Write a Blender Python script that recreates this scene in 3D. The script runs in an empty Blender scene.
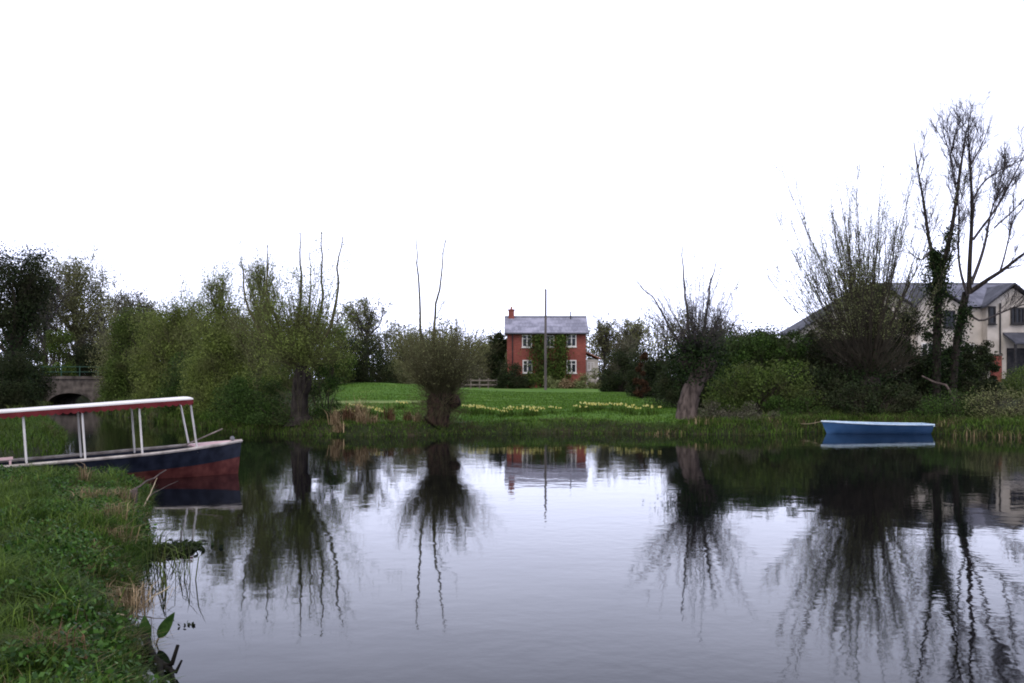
import bpy, bmesh, math, random
import numpy as np
from mathutils import Vector, Matrix

random.seed(7)
RNG = np.random.default_rng(11)
SC = bpy.context.scene
COL = SC.collection
F = 1000.0          # focal length in pixels of a 1024 px wide frame
EYE = 1.94          # camera height above the water
HOR = 380.0         # row of the horizon

# ------------------------------------------------------------------ camera, sky, sun, exposure
cam_d = bpy.data.cameras.new('camera')
cam = bpy.data.objects.new('camera', cam_d)
COL.objects.link(cam)
cam.location = (0, 0, EYE)
cam.rotation_euler = (math.radians(90), 0, 0)
cam_d.sensor_width = 36
cam_d.lens = 36 * F / 1024
cam_d.shift_y = (HOR - 341.5) / 1024
cam_d.clip_start = 0.05
cam_d.clip_end = 6000
SC.camera = cam

SUN_EL, SUN_AZ = math.radians(52), math.radians(205)
W = bpy.data.worlds.new('World')
SC.world = W
W.use_nodes = True
wn, wl = W.node_tree.nodes, W.node_tree.links
wn.clear()
sky = wn.new('ShaderNodeTexSky')
sky.sky_type = 'NISHITA'
sky.sun_disc = False
sky.sun_elevation = SUN_EL
sky.sun_rotation = SUN_AZ
sky.air_density = 1.0
sky.dust_density = 3.0
hs = wn.new('ShaderNodeHueSaturation')
hs.inputs['Saturation'].default_value = 0.15
wl.new(sky.outputs[0], hs.inputs['Color'])
# a closed sheet of thin cloud over that sky
tc = wn.new('ShaderNodeTexCoord')
mp = wn.new('ShaderNodeMapping')
mp.inputs['Scale'].default_value = (1.0, 1.0, 3.2)
wl.new(tc.outputs['Generated'], mp.inputs['Vector'])
nz = wn.new('ShaderNodeTexNoise')
nz.inputs['Scale'].default_value = 2.2
nz.inputs['Detail'].default_value = 4
wl.new(mp.outputs[0], nz.inputs['Vector'])
cr = wn.new('ShaderNodeValToRGB')
cr.color_ramp.elements[0].position = 0.3
cr.color_ramp.elements[0].color = (16.2, 17.2, 22.6, 1)
cr.color_ramp.elements[1].position = 0.7
cr.color_ramp.elements[1].color = (19.6, 20.6, 26.4, 1)
wl.new(nz.outputs['Fac'], cr.inputs['Fac'])
mx = wn.new('ShaderNodeMix')
mx.data_type = 'RGBA'
mx.inputs['Factor'].default_value = 0.85
wl.new(hs.outputs[0], mx.inputs['A'])
wl.new(cr.outputs[0], mx.inputs['B'])
bg = wn.new('ShaderNodeBackground')
bg.inputs['Strength'].default_value = 0.10
# the cloud thins towards the horizon, so the sky is brightest low down
sx = wn.new('ShaderNodeSeparateXYZ')
wl.new(tc.outputs['Generated'], sx.inputs[0])
mr = wn.new('ShaderNodeMapRange')
mr.inputs['From Min'].default_value = 0.07; mr.inputs['From Max'].default_value = 0.30
mr.inputs['To Min'].default_value = 1.25; mr.inputs['To Max'].default_value = 0.68
wl.new(sx.outputs['Z'], mr.inputs['Value'])
vm = wn.new('ShaderNodeVectorMath'); vm.operation = 'SCALE'
wl.new(mx.outputs['Result'], vm.inputs[0]); wl.new(mr.outputs[0], vm.inputs['Scale'])
wl.new(vm.outputs[0], bg.inputs['Color'])
wo = wn.new('ShaderNodeOutputWorld')
wl.new(bg.outputs[0], wo.inputs['Surface'])

sun_d = bpy.data.lights.new('sun', 'SUN')
sun_d.energy = 1.3
sun_d.angle = math.radians(40)
sun_d.color = (1.0, 0.91, 0.76)
sun = bpy.data.objects.new('sun', sun_d)
COL.objects.link(sun)
_sd = Vector((math.sin(SUN_AZ) * math.cos(SUN_EL), math.cos(SUN_AZ) * math.cos(SUN_EL), math.sin(SUN_EL)))
sun.rotation_euler = _sd.to_track_quat('Z', 'Y').to_euler()

vs = SC.view_settings
vs.view_transform = 'Standard'
vs.look = 'None'
vs.exposure = 0.0
vs.gamma = 1.0
vs.use_curve_mapping = False
SC.render.engine = 'CYCLES'
cy = SC.cycles
cy.max_bounces = 5
cy.diffuse_bounces = 2
cy.glossy_bounces = 3
cy.transmission_bounces = 2
cy.transparent_max_bounces = 4
cy.use_denoising = True
cy.filter_width = 1.9

# ------------------------------------------------------------------ helpers: placing
def X(px, Y):
    return (px - 512.0) / F * Y

def Z(py, Y):
    return EYE - (py - HOR) / F * Y

def P(px, py, Y):
    return Vector((X(px, Y), Y, Z(py, Y)))

def ss(a, b, t):
    t = np.clip((t - a) / (b - a), 0, 1)
    return t * t * (3 - 2 * t)

# ------------------------------------------------------------------ helpers: objects
def tag(o, label=None, cat=None, group=None, kind=None):
    if label: o['label'] = label
    if cat: o['category'] = cat
    if group: o['group'] = group
    if kind: o['kind'] = kind
    return o

def empty(name, loc, label, cat, group=None, rot=(0, 0, 0)):
    o = bpy.data.objects.new(name, None)
    o.empty_display_size = 0.2
    COL.objects.link(o)
    o.location = loc
    o.rotation_euler = rot
    return tag(o, label, cat, group)

class MB:
    """Collects polygons as numpy blocks and links them as one mesh object."""
    def __init__(self):
        self.v, self.q, self.t, self.qm, self.tm, self.n, self.ng = [], [], [], [], [], 0, []
    def quads(self, v, q, m=0):
        v = np.asarray(v, np.float32).reshape(-1, 3)
        q = np.asarray(q, np.int64).reshape(-1, 4) + self.n
        self.v.append(v); self.q.append(q); self.qm.append(np.full(len(q), m, np.int32)); self.n += len(v)
    def tris(self, v, t, m=0):
        v = np.asarray(v, np.float32).reshape(-1, 3)
        t = np.asarray(t, np.int64).reshape(-1, 3) + self.n
        self.v.append(v); self.t.append(t); self.tm.append(np.full(len(t), m, np.int32)); self.n += len(v)
    def poly(self, pts, m=0):
        pts = np.asarray(pts, np.float32)
        self.v.append(pts); self.ng.append((np.arange(len(pts)) + self.n, m)); self.n += len(pts)
    def box(self, c, s, m=0, rz=0.0):
        c = np.array(c, float); h = np.array(s, float) / 2
        sg = np.array([[-1,-1,-1],[1,-1,-1],[1,1,-1],[-1,1,-1],[-1,-1,1],[1,-1,1],[1,1,1],[-1,1,1]], float) * h
        if rz:
            ca, sa = math.cos(rz), math.sin(rz)
            sg = np.stack([sg[:,0]*ca - sg[:,1]*sa, sg[:,0]*sa + sg[:,1]*ca, sg[:,2]], 1)
        self.quads(sg + c, [[0,3,2,1],[4,5,6,7],[0,1,5,4],[1,2,6,5],[2,3,7,6],[3,0,4,7]], m)
    def span(self, a, b, m=0):
        a = np.array(a, float); b = np.array(b, float)
        self.box((a + b) / 2, np.abs(b - a), m)
    def prism(self, pts, off, m=0):
        """polygon pts (N,3) extruded along vector off"""
        pts = np.asarray(pts, float); off = np.asarray(off, float); n = len(pts)
        self.poly(pts[::-1], m); self.poly(pts + off, m)
        v = np.concatenate([pts, pts + off])
        self.quads(v, [[i, (i+1) % n, n + (i+1) % n, n + i] for i in range(n)], m)
    def tube(self, pts, r, k=8, m=0, caps=True):
        pts = np.asarray(pts, float)[None]; n = pts.shape[1]
        r = np.broadcast_to(np.asarray(r, float), (n,))[None]
        v, q = tubes(pts, r, k)
        self.quads(v, q, m)
        if caps:
            self.poly(v[:k][::-1], m); self.poly(v[-k:], m)
    def build(self, name, mat, parent=None, smooth=False):
        me = bpy.data.meshes.new(name)
        v = np.concatenate(self.v) if self.v else np.zeros((0, 3), np.float32)
        idx, tot, mi = [], [], []
        if self.q:
            q = np.concatenate(self.q); idx.append(q.ravel()); tot.append(np.full(len(q), 4)); mi.append(np.concatenate(self.qm))
        if self.t:
            t = np.concatenate(self.t); idx.append(t.ravel()); tot.append(np.full(len(t), 3)); mi.append(np.concatenate(self.tm))
        for a, m in self.ng:
            idx.append(a); tot.append(np.array([len(a)])); mi.append(np.array([m]))
        idx = np.concatenate(idx).astype(np.int32); tot = np.concatenate(tot).astype(np.int32); mi = np.concatenate(mi).astype(np.int32)
        me.vertices.add(len(v)); me.vertices.foreach_set('co', v.astype(np.float32).ravel())
        me.loops.add(len(idx)); me.loops.foreach_set('vertex_index', idx)
        me.polygons.add(len(tot))
        st = np.zeros(len(tot), np.int32); st[1:] = np.cumsum(tot)[:-1]
        me.polygons.foreach_set('loop_start', st)
        try:
            me.polygons.foreach_set('loop_total', tot)
        except Exception:
            pass
        me.polygons.foreach_set('material_index', mi)
        me.polygons.foreach_set('use_smooth', np.full(len(tot), bool(smooth)))
        for m in (mat if isinstance(mat, (list, tuple)) else [mat]):
            me.materials.append(m)
        me.update(calc_edges=True)
        me.validate()
        o = bpy.data.objects.new(name, me)
        COL.objects.link(o)
        if parent is not None:
            o.parent = parent
            o.matrix_parent_inverse = Matrix.Identity(4)
        return o

def tubes(P_, R_, k=3):
    """P_ (N,S,3) polylines, R_ (N,S) radii -> verts, quads"""
    P_ = np.asarray(P_, float); R_ = np.asarray(R_, float)
    N, S, _ = P_.shape
    T = np.gradient(P_, axis=1)
    T /= np.linalg.norm(T, axis=2, keepdims=True) + 1e-9
    axis = P_[:, -1] - P_[:, 0]
    axis /= np.linalg.norm(axis, axis=1, keepdims=True) + 1e-9
    ref = np.where(np.abs(axis[:, :1]) < 0.8, np.array([[1.0, 0, 0]]), np.array([[0, 1.0, 0]]))
    U = ref[:, None, :] - T * np.sum(ref[:, None, :] * T, 2, keepdims=True)
    U /= np.linalg.norm(U, axis=2, keepdims=True) + 1e-9
    V = np.cross(T, U)
    a = np.arange(k) / k * 2 * np.pi
    ring = P_[:, :, None, :] + R_[:, :, None, None] * (np.cos(a)[None, None, :, None] * U[:, :, None, :] + np.sin(a)[None, None, :, None] * V[:, :, None, :])
    v = ring.reshape(-1, 3)
    n_, s_, k_ = np.meshgrid(np.arange(N), np.arange(S - 1), np.arange(k), indexing='ij')
    base = (n_ * S + s_) * k
    k2 = (k_ + 1) % k
    q = np.stack([base + k_, base + k2, base + k + k2, base + k + k_], -1).reshape(-1, 4)
    return v, q

def unit(a):
    return a / (np.linalg.norm(a, axis=-1, keepdims=True) + 1e-9)

def rdirs(n):
    return unit(RNG.normal(size=(n, 3)))

def grow(S0, D, L, nseg=5, wob=0.12, up=0.0, sag=None):
    """random-walk polylines from points S0 along D with length L -> (N,nseg+1,3)"""
    S0 = np.asarray(S0, float); D = unit(np.asarray(D, float)); L = np.asarray(L, float)
    N = len(S0); pts = [S0]; d = D; p = S0
    for i in range(nseg):
        d = d + RNG.normal(size=(N, 3)) * wob
        d[:, 2] += up
        d = unit(d)
        p = p + d * (L / nseg)[:, None]
        pts.append(p)
    return np.stack(pts, 1)

def kids(pts, n, t0=0.3, t1=1.0, ang=(35, 12), bias_up=0.0):
    """n children spread over all polylines -> start points, directions, parent index, t"""
    N, S, _ = pts.shape
    w = np.linalg.norm(pts[:, -1] - pts[:, 0], axis=1); w = w / w.sum()
    i = RNG.choice(N, n, p=w)
    t = RNG.uniform(t0, t1, n)
    f = t * (S - 1); k = np.minimum(f.astype(int), S - 2); fr = (f - k)[:, None]
    a, b = pts[i, k], pts[i, k + 1]
    p = a * (1 - fr) + b * fr
    d = unit(b - a)
    perp = rdirs(n); perp = unit(perp - d * np.sum(perp * d, 1, keepdims=True))
    th = np.radians(RNG.normal(ang[0], ang[1], n))[:, None]
    d = d * np.cos(th) + perp * np.sin(th)
    d[:, 2] += bias_up
    return p, unit(d), i, t

def taper(n, s, r0, r1):
    r0 = np.broadcast_to(r0, (n,)); r1 = np.broadcast_to(r1, (n,))
    t = np.linspace(0, 1, s)[None]
    return r0[:, None] * (1 - t) + r1[:, None] * t

def leaf_quads(mb, C, length, width, m=0, droop=0.0):
    """diamond leaves at points C with random facing"""
    n = len(C)
    a = rdirs(n); a[:, 2] -= droop; a = unit(a)
    b = rdirs(n); b = unit(b - a * np.sum(a * b, 1, keepdims=True))
    l = (np.broadcast_to(length, (n,)) * RNG.uniform(0.6, 1.35, n))[:, None] / 2
    w = (np.broadcast_to(width, (n,)) * RNG.uniform(0.6, 1.35, n))[:, None] / 2
    v = np.stack([C - a * l, C + b * w - a * l * 0.15, C + a * l, C - b * w - a * l * 0.15], 1).reshape(-1, 3)
    mb.quads(v, np.arange(n * 4).reshape(-1, 4), m)

def blades(mb, B, length, width, lean=0.35, m=0, curl=0.5, main=None):
    """grass blades rooted at points B"""
    n = len(B)
    L = np.broadcast_to(length, (n,)) * RNG.uniform(0.55, 1.25, n)
    w = (np.broadcast_to(width, (n,)) * RNG.uniform(0.7, 1.2, n))[:, None]
    az = RNG.uniform(0, 2 * np.pi, n)
    h = np.stack([np.cos(az), np.sin(az), np.zeros(n)], 1)
    if main is not None:
        h = unit(h + np.asarray(main))
    side = np.stack([-h[:, 1], h[:, 0], np.zeros(n)], 1)
    ln = np.abs(RNG.normal(0, lean, n))[:, None]
    up = np.array([[0, 0, 1.0]])
    d1 = unit(up + h * ln)
    d2 = unit(up * (1 - curl * 0.7) + h * (ln * 1.6 + curl * RNG.uniform(0.2, 1.2, n)[:, None]))
    p0 = B; p1 = B + d1 * (L * 0.55)[:, None]; p2 = p1 + d2 * (L * 0.5)[:, None]
    v = np.stack([p0 - side * w * .5, p0 + side * w * .5, p1 - side * w * .42, p1 + side * w * .42, p2 - side * w * .06, p2 + side * w * .06], 1).reshape(-1, 3)
    i = np.arange(n)[:, None] * 6
    mb.quads(v, np.concatenate([i + np.array([[0, 1, 3, 2]]), i + np.array([[2, 3, 5, 4]])]), m)

# ------------------------------------------------------------------ helpers: materials
def mat(name, rough=0.8, spec=0.2):
    m = bpy.data.materials.new(name)
    m.use_nodes = True
    nt = m.node_tree
    b = nt.nodes['Principled BSDF']
    b.inputs['Roughness'].default_value = rough
    b.inputs['Specular IOR Level'].default_value = spec
    return m, nt.nodes, nt.links, b

def ramp(n, stops):
    r = n.new('ShaderNodeValToRGB')
    e = r.color_ramp.elements
    while len(e) < len(stops): e.new(0.5)
    for i, (p, c) in enumerate(stops):
        e[i].position = p; e[i].color = (*c, 1)
    return r

def noise(n, l, scale, detail=4, stretch=None, obj=True):
    t = n.new('ShaderNodeTexCoord'); x = n.new('ShaderNodeTexNoise')
    x.inputs['Scale'].default_value = scale; x.inputs['Detail'].default_value = detail
    src = t.outputs['Object' if obj else 'Generated']
    if stretch:
        mpn = n.new('ShaderNodeMapping'); mpn.inputs['Scale'].default_value = stretch
        l.new(src, mpn.inputs['Vector']); src = mpn.outputs[0]
    l.new(src, x.inputs['Vector'])
    return x

def leafmat(name, a, b, c=None, rough=0.6, spec=0.07, trans=0.25):
    """per-leaf colour between a and b, with patches drifting to c"""
    m, n, l, bs = mat(name, rough, spec)
    g = n.new('ShaderNodeNewGeometry')
    r = ramp(n, [(0.0, tuple(v * .5 for v in a)), (0.55, tuple((u + v) * .5 for u, v in zip(a, b))), (1.0, tuple(min(.85, v * 1.35) for v in b))])
    l.new(g.outputs['Random Per Island'], r.inputs['Fac'])
    out = r.outputs['Color']
    if c is not None:
        x = noise(n, l, 0.9, 3)
        k = ramp(n, [(0.42, (0, 0, 0)), (0.68, (1, 1, 1))])
        l.new(x.outputs['Fac'], k.inputs['Fac'])
        mxx = n.new('ShaderNodeMix'); mxx.data_type = 'RGBA'
        l.new(k.outputs['Color'], mxx.inputs['Factor'])
        l.new(out, mxx.inputs['A']); mxx.inputs['B'].default_value = (*c, 1)
        out = mxx.outputs['Result']
    l.new(out, bs.inputs['Base Color'])
    if trans:
        tr = n.new('ShaderNodeBsdfTranslucent')
        l.new(out, tr.inputs['Color'])
        ms = n.new('ShaderNodeMixShader'); ms.inputs[0].default_value = trans
        l.new(bs.outputs[0], ms.inputs[1]); l.new(tr.outputs[0], ms.inputs[2])
        l.new(ms.outputs[0], n['Material Output'].inputs['Surface'])
    return m

def roughmat(name, a, b, scale=6, rough=0.85, spec=0.08, bump=0.0, stretch=None, detail=5, lo=0.35, hi=0.65):
    """two colours mottled by noise"""
    m, n, l, bs = mat(name, rough, spec)
    x = noise(n, l, scale, detail, stretch)
    r = ramp(n, [(lo, a), (hi, b)])
    l.new(x.outputs['Fac'], r.inputs['Fac']); l.new(r.outputs['Color'], bs.inputs['Base Color'])
    if bump:
        bp = n.new('ShaderNodeBump'); bp.inputs['Strength'].default_value = 0.8; bp.inputs['Distance'].default_value = bump
        l.new(x.outputs['Fac'], bp.inputs['Height']); l.new(bp.outputs[0], bs.inputs['Normal'])
    return m

M = {}
M['bark'] = roughmat('bark', (0.016, 0.013, 0.011), (0.045, 0.037, 0.03), 9, bump=0.03, stretch=(1, 1, 0.25))
M['bark_red'] = roughmat('bark_red', (0.012, 0.009, 0.007), (0.06, 0.037, 0.026), 14, bump=0.04, stretch=(1, 1, 0.3))
M['bark_grey'] = roughmat('bark_grey', (0.04, 0.03, 0.026), (0.125, 0.095, 0.08), 8, bump=0.04, stretch=(1, 1, 0.25))
M['twig'] = roughmat('twig', (0.03, 0.025, 0.018), (0.065, 0.055, 0.038), 3)
M['twig_olive'] = roughmat('twig_olive', (0.05, 0.048, 0.022), (0.10, 0.092, 0.045), 3)
M['twig_grey'] = roughmat('twig_grey', (0.04, 0.034, 0.034), (0.08, 0.068, 0.066), 3)
M['ivy'] = leafmat('ivy', (0.008, 0.018, 0.005), (0.024, 0.042, 0.012), trans=0.1)
M['dark'] = leafmat('dark_leaf', (0.010, 0.018, 0.006), (0.032, 0.046, 0.016), (0.032, 0.034, 0.015), trans=0.1)
M['hedge'] = leafmat('hedge_leaf', (0.018, 0.044, 0.008), (0.062, 0.11, 0.022), (0.032, 0.042, 0.014), trans=0.2)
M['fresh'] = leafmat('fresh_leaf', (0.11, 0.15, 0.03), (0.20, 0.25, 0.06), (0.13, 0.14, 0.05))
M['midgreen'] = leafmat('mid_leaf', (0.045, 0.085, 0.014), (0.11, 0.155, 0.034), (0.065, 0.07, 0.025))
M['olive'] = leafmat('olive_leaf', (0.12, 0.13, 0.048), (0.21, 0.22, 0.09), (0.13, 0.125, 0.065))
M['pale'] = leafmat('pale_leaf', (0.13, 0.15, 0.055), (0.22, 0.24, 0.10))
M['greybrown'] = leafmat('bud_brown', (0.07, 0.064, 0.042), (0.13, 0.12, 0.08), (0.075, 0.082, 0.04), trans=0.1)
M['bronze'] = leafmat('bronze_leaf', (0.04, 0.022, 0.012), (0.075, 0.04, 0.02))
M['buff'] = leafmat('dry_stalk', (0.15, 0.10, 0.05), (0.34, 0.25, 0.14), trans=0.15)
M['rust'] = leafmat('rust_stalk', (0.09, 0.05, 0.026), (0.16, 0.09, 0.05), trans=0.15)
M['grass'] = leafmat('grass_blade', (0.018, 0.048, 0.006), (0.07, 0.125, 0.016), (0.05, 0.068, 0.014), trans=0.3)
M['rough_grass'] = leafmat('rough_grass', (0.028, 0.066, 0.010), (0.095, 0.13, 0.028), (0.085, 0.078, 0.034), trans=0.25)
M['lawn_blade'] = leafmat('lawn_blade', (0.055, 0.12, 0.014), (0.10, 0.18, 0.026), trans=0.3)
M['broad'] = leafmat('broad_leaf', (0.018, 0.055, 0.008), (0.058, 0.125, 0.02), rough=0.45, spec=0.15, trans=0.25)
M['yellow'] = leafmat('daffodil_petal', (0.8, 0.66, 0.12), (0.84, 0.78, 0.34), trans=0.3)

M['tussock'] = leafmat('tussock_blade', (0.045, 0.085, 0.012), (0.12, 0.18, 0.03), trans=0.3)

# ------------------------------------------------------------------ the ground: one sheet with the river cut into it
WATER = np.array([
    (60, -30), (30, -12), (8, -5), (2.2, -0.8), (0.9, 1.5), (-0.6, 3.4), (-2.32, 6.3), (-3.25, 8.4), (-3.88, 10.6), (-4.85, 13.4), (-5.7, 15.8),
    (-6.3, 17.0), (-7.5, 17.45), (-9.3, 17.45), (-12.3, 17.3), (-13.0, 18.6), (-12.4, 21.0), (-11.0, 22.4), (-11.2, 24.5), (-12.6, 28),
    (-16.5, 37), (-22, 47), (-29, 62), (-35.6, 76), (-36.4, 84), (-38, 96), (-36, 110), (-32, 110), (-33.5, 96), (-32.4, 84), (-31.8, 76), (-28.5, 68), (-22.5, 56),
    (-16.5, 46), (-13.4, 41.5), (-10.5, 37.5), (-8.6, 36.0), (-6.2, 34.6), (-4.3, 34.4), (-2.8, 35.0), (-1.2, 36.0), (1.5, 36.4), (4.0, 36.2),
    (6.2, 35.8), (8.6, 35.1), (10.2, 36.0), (11.2, 37.3), (13.4, 37.6), (15.0, 37.0), (15.9, 35.0), (17.6, 33.0), (20.5, 32.0), (32, 31), (60, 30)], float)

def sdist(x, y):
    """signed distance to the water's edge, positive on land"""
    x = np.asarray(x, float).ravel(); y = np.asarray(y, float).ravel()
    d2 = np.full(len(x), 1e12); ins = np.zeros(len(x), bool)
    for i in range(len(WATER)):
        a = WATER[i]; b = WATER[(i + 1) % len(WATER)]
        e = b - a
        t = np.clip(((x - a[0]) * e[0] + (y - a[1]) * e[1]) / (e @ e), 0, 1)
        d2 = np.minimum(d2, (x - a[0] - t * e[0]) ** 2 + (y - a[1] - t * e[1]) ** 2)
        if a[1] != b[1]:
            c = (a[1] > y) != (b[1] > y)
            xi = e[0] * (y - a[1]) / (b[1] - a[1]) + a[0]
            ins ^= c & (x < xi)
    d = np.sqrt(d2)
    return np.where(ins, -d, d)

def wob(x, y):
    return (np.sin(x * 1.7 + np.sin(y * 1.1)) * np.sin(y * 1.9 + 1.3) * 0.5 + np.sin(x * 4.1 + y * 2.3) * 0.22 + np.sin(y * 5.3 - x * 3.1) * 0.2)

def gz(x, y):
    x = np.asarray(x, float); y = np.asarray(y, float); sh = x.shape
    x = x.ravel(); y = y.ravel()
    d = sdist(x, y) + wob(x, y) * 0.16
    near = (1 - ss(24, 30, y)) * (1 - ss(2, 8, x))
    plate = (0.40 * ss(0, .7, d) + 0.16 * ss(.7, 4, d)) * (1 - near) + (0.30 * ss(0, .55, d) + 0.16 * ss(.55, 5, d)) * near
    z = np.where(d < 0, -np.minimum(1.3, 0.05 - d * 0.75), plate)
    s = ss(0, 3, d)
    z = z + s * 0.65 * np.clip((y - 38) / 58, 0, 1)
    z = z + s * ss(12, 24, x) * ss(44, 66, y) * 1.1
    z = z + s * 0.75 * np.exp(-((x + 11) / 7) ** 2 - ((y - 77) / 9) ** 2)
    z = z + s * 1.3 * np.exp(-((y - 82) / 6) ** 2) * (1 - ss(-26, -20, x))
    z = z + s * wob(x * .6, y * .6) * 0.05 + s * near * wob(x * 1.7, y * 1.7) * 0.10
    return z.reshape(sh)

def g1(x, y):
    return float(gz(np.array([x]), np.array([y]))[0])

def axis(segs):
    out = []
    for a, b, st in segs:
        out.append(np.arange(a, b, st))
    return np.unique(np.round(np.concatenate(out + [[segs[-1][1]]]), 3))

gx = axis([(-3000, -400, 260), (-400, -90, 31), (-90, -40, 1.6), (-40, -13, .6), (-13, 1.5, .17), (1.5, 30, .45), (30, 90, 2), (90, 400, 31), (400, 3000, 260)])
gy = axis([(-600, -60, 60), (-60, -2, 2), (-2, 19, .17), (19, 34, .4), (34, 40, .2), (40, 60, .6), (60, 130, 1.2), (130, 300, 10), (300, 4000, 210)])
GX, GY = np.meshgrid(gx, gy)
GZ = gz(GX, GY)
mb = MB()
nx, ny = len(gx), len(gy)
ii = (np.arange(ny - 1)[:, None] * nx + np.arange(nx - 1)[None]).ravel()
mb.quads(np.stack([GX, GY, GZ], -1).reshape(-1, 3), np.stack([ii, ii + 1, ii + nx + 1, ii + nx], 1))

m, n, l, bs = mat('ground', 0.95, 0.1)
at = n.new('ShaderNodeAttribute'); at.attribute_name = 'cover'
sp = n.new('ShaderNodeSeparateColor'); l.new(at.outputs['Color'], sp.inputs[0])
x1 = noise(n, l, 1.3, 6); r1 = ramp(n, [(.3, (0.018, 0.016, 0.010)), (.5, (0.022, 0.03, 0.011)), (.7, (0.045, 0.036, 0.022))]); l.new(x1.outputs['Fac'], r1.inputs['Fac'])
x2 = noise(n, l, 0.5, 8); r2 = ramp(n, [(.3, (0.05, 0.11, 0.017)), (.55, (0.08, 0.155, 0.025)), (.75, (0.125, 0.18, 0.04))]); l.new(x2.outputs['Fac'], r2.inputs['Fac'])
x3 = noise(n, l, 2.0, 5); r3 = ramp(n, [(.3, (0.14, 0.19, 0.05)), (.7, (0.2, 0.2, 0.08))]); l.new(x3.outputs['Fac'], r3.inputs['Fac'])
ma = n.new('ShaderNodeMix'); ma.data_type = 'RGBA'; l.new(sp.outputs[0], ma.inputs['Factor']); l.new(r1.outputs[0], ma.inputs['A']); l.new(r2.outputs[0], ma.inputs['B'])
mc = n.new('ShaderNodeMix'); mc.data_type = 'RGBA'; l.new(sp.outputs[1], mc.inputs['Factor']); l.new(ma.outputs['Result'], mc.inputs['A']); l.new(r3.outputs[0], mc.inputs['B'])
l.new(mc.outputs['Result'], bs.inputs['Base Color'])
xb = noise(n, l, 9, 6); bp = n.new('ShaderNodeBump'); bp.inputs['Distance'].default_value = 0.06; l.new(xb.outputs['Fac'], bp.inputs['Height']); l.new(bp.outputs[0], bs.inputs['Normal'])
M['ground'] = m
ground = mb.build('ground', m, smooth=True)
tag(ground, kind='structure')

def lawn_mask(x, y):
    d = sdist(x, y) + wob(x * .8, y * .8) * .5
    return ss(0.35, 1.1, d) * ss(-13, -9, x + (y - 60) * .18) * (1 - ss(6.5, 8.5, x - (y - 40) * .03)) * (1 - ss(94, 98, y)) * ss(35, 37, y)
lw = lawn_mask(GX.ravel(), GY.ravel())
dry = np.exp(-((GY.ravel() - 56 - GX.ravel() * .25) / 2.2) ** 2) * (1 - ss(-6, -3.5, GX.ravel())) * ss(-13, -10, GX.ravel()) * .9
dry = np.maximum(dry, 0.5 * np.exp(-((GY.ravel() - 88) / 1.5) ** 2) * ss(-8, -4, GX.ravel()) * (1 - ss(-1, 1, GX.ravel())))
ca = ground.data.color_attributes.new('cover', 'FLOAT_COLOR', 'POINT')
cc = np.zeros((len(lw), 4), np.float32); cc[:, 0] = lw; cc[:, 1] = dry * lw; cc[:, 3] = 1
ca.data.foreach_set('color', cc.ravel())

# ------------------------------------------------------------------ the water
m, n, l, bs = mat('water', 0.03, 0.5)
bs.inputs['Base Color'].default_value = (0.003, 0.003, 0.004, 1)
bs.inputs['IOR'].default_value = 1.30
xa = noise(n, l, 1.2, 2); xb = noise(n, l, 6.0, 2); xc = noise(n, l, 0.12, 2)
rc = ramp(n, [(.35, (.25, .25, .25)), (.65, (1, 1, 1))]); l.new(xc.outputs['Fac'], rc.inputs['Fac'])
mul = n.new('ShaderNodeMath'); mul.operation = 'MULTIPLY'; l.new(xb.outputs['Fac'], mul.inputs[0]); l.new(rc.outputs[0], mul.inputs[1])
m2 = n.new('ShaderNodeMath'); m2.operation = 'MULTIPLY'; l.new(mul.outputs[0], m2.inputs[0]); m2.inputs[1].default_value = 0.45
ad = n.new('ShaderNodeMath'); l.new(xa.outputs['Fac'], ad.inputs[0]); l.new(m2.outputs[0], ad.inputs[1])
bp = n.new('ShaderNodeBump'); bp.inputs['Strength'].default_value = 1.0; bp.inputs['Distance'].default_value = 0.003
l.new(ad.outputs[0], bp.inputs['Height']); l.new(bp.outputs[0], bs.inputs['Normal'])
M['water'] = m
mb = MB()
mb.quads([(-85, -40, 0), (85, -40, 0), (85, 112, 0), (-85, 112, 0)], [[0, 1, 2, 3]])
tag(mb.build('river_water', m), kind='structure')

# ------------------------------------------------------------------ building materials
m, n, l, bs = mat('brick', 0.9, 0.15)
t_ = n.new('ShaderNodeTexCoord'); mpn = n.new('ShaderNodeMapping'); mpn.inputs['Rotation'].default_value = (math.radians(90), 0, 0)
l.new(t_.outputs['Object'], mpn.inputs['Vector'])
bk = n.new('ShaderNodeTexBrick'); bk.inputs['Scale'].default_value = 1.0; bk.inputs['Brick Width'].default_value = .225; bk.inputs['Row Height'].default_value = .075; bk.inputs['Mortar Size'].default_value = .008
bk.inputs['Color1'].default_value = (0.27, 0.06, 0.045, 1); bk.inputs['Color2'].default_value = (0.19, 0.04, 0.032, 1); bk.inputs['Mortar'].default_value = (0.2, 0.12, 0.09, 1)
l.new(mpn.outputs[0], bk.inputs['Vector'])
xn = noise(n, l, .7, 5); rn = ramp(n, [(.3, (.72, .72, .72)), (.7, (1.15, 1.12, 1.1))]); l.new(xn.outputs['Fac'], rn.inputs['Fac'])
mm = n.new('ShaderNodeMix'); mm.data_type = 'RGBA'; mm.blend_type = 'MULTIPLY'; mm.inputs['Factor'].default_value = 1
l.new(bk.outputs['Color'], mm.inputs['A']); l.new(rn.outputs[0], mm.inputs['B']); l.new(mm.outputs['Result'], bs.inputs['Base Color'])
M['brick'] = m

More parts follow.
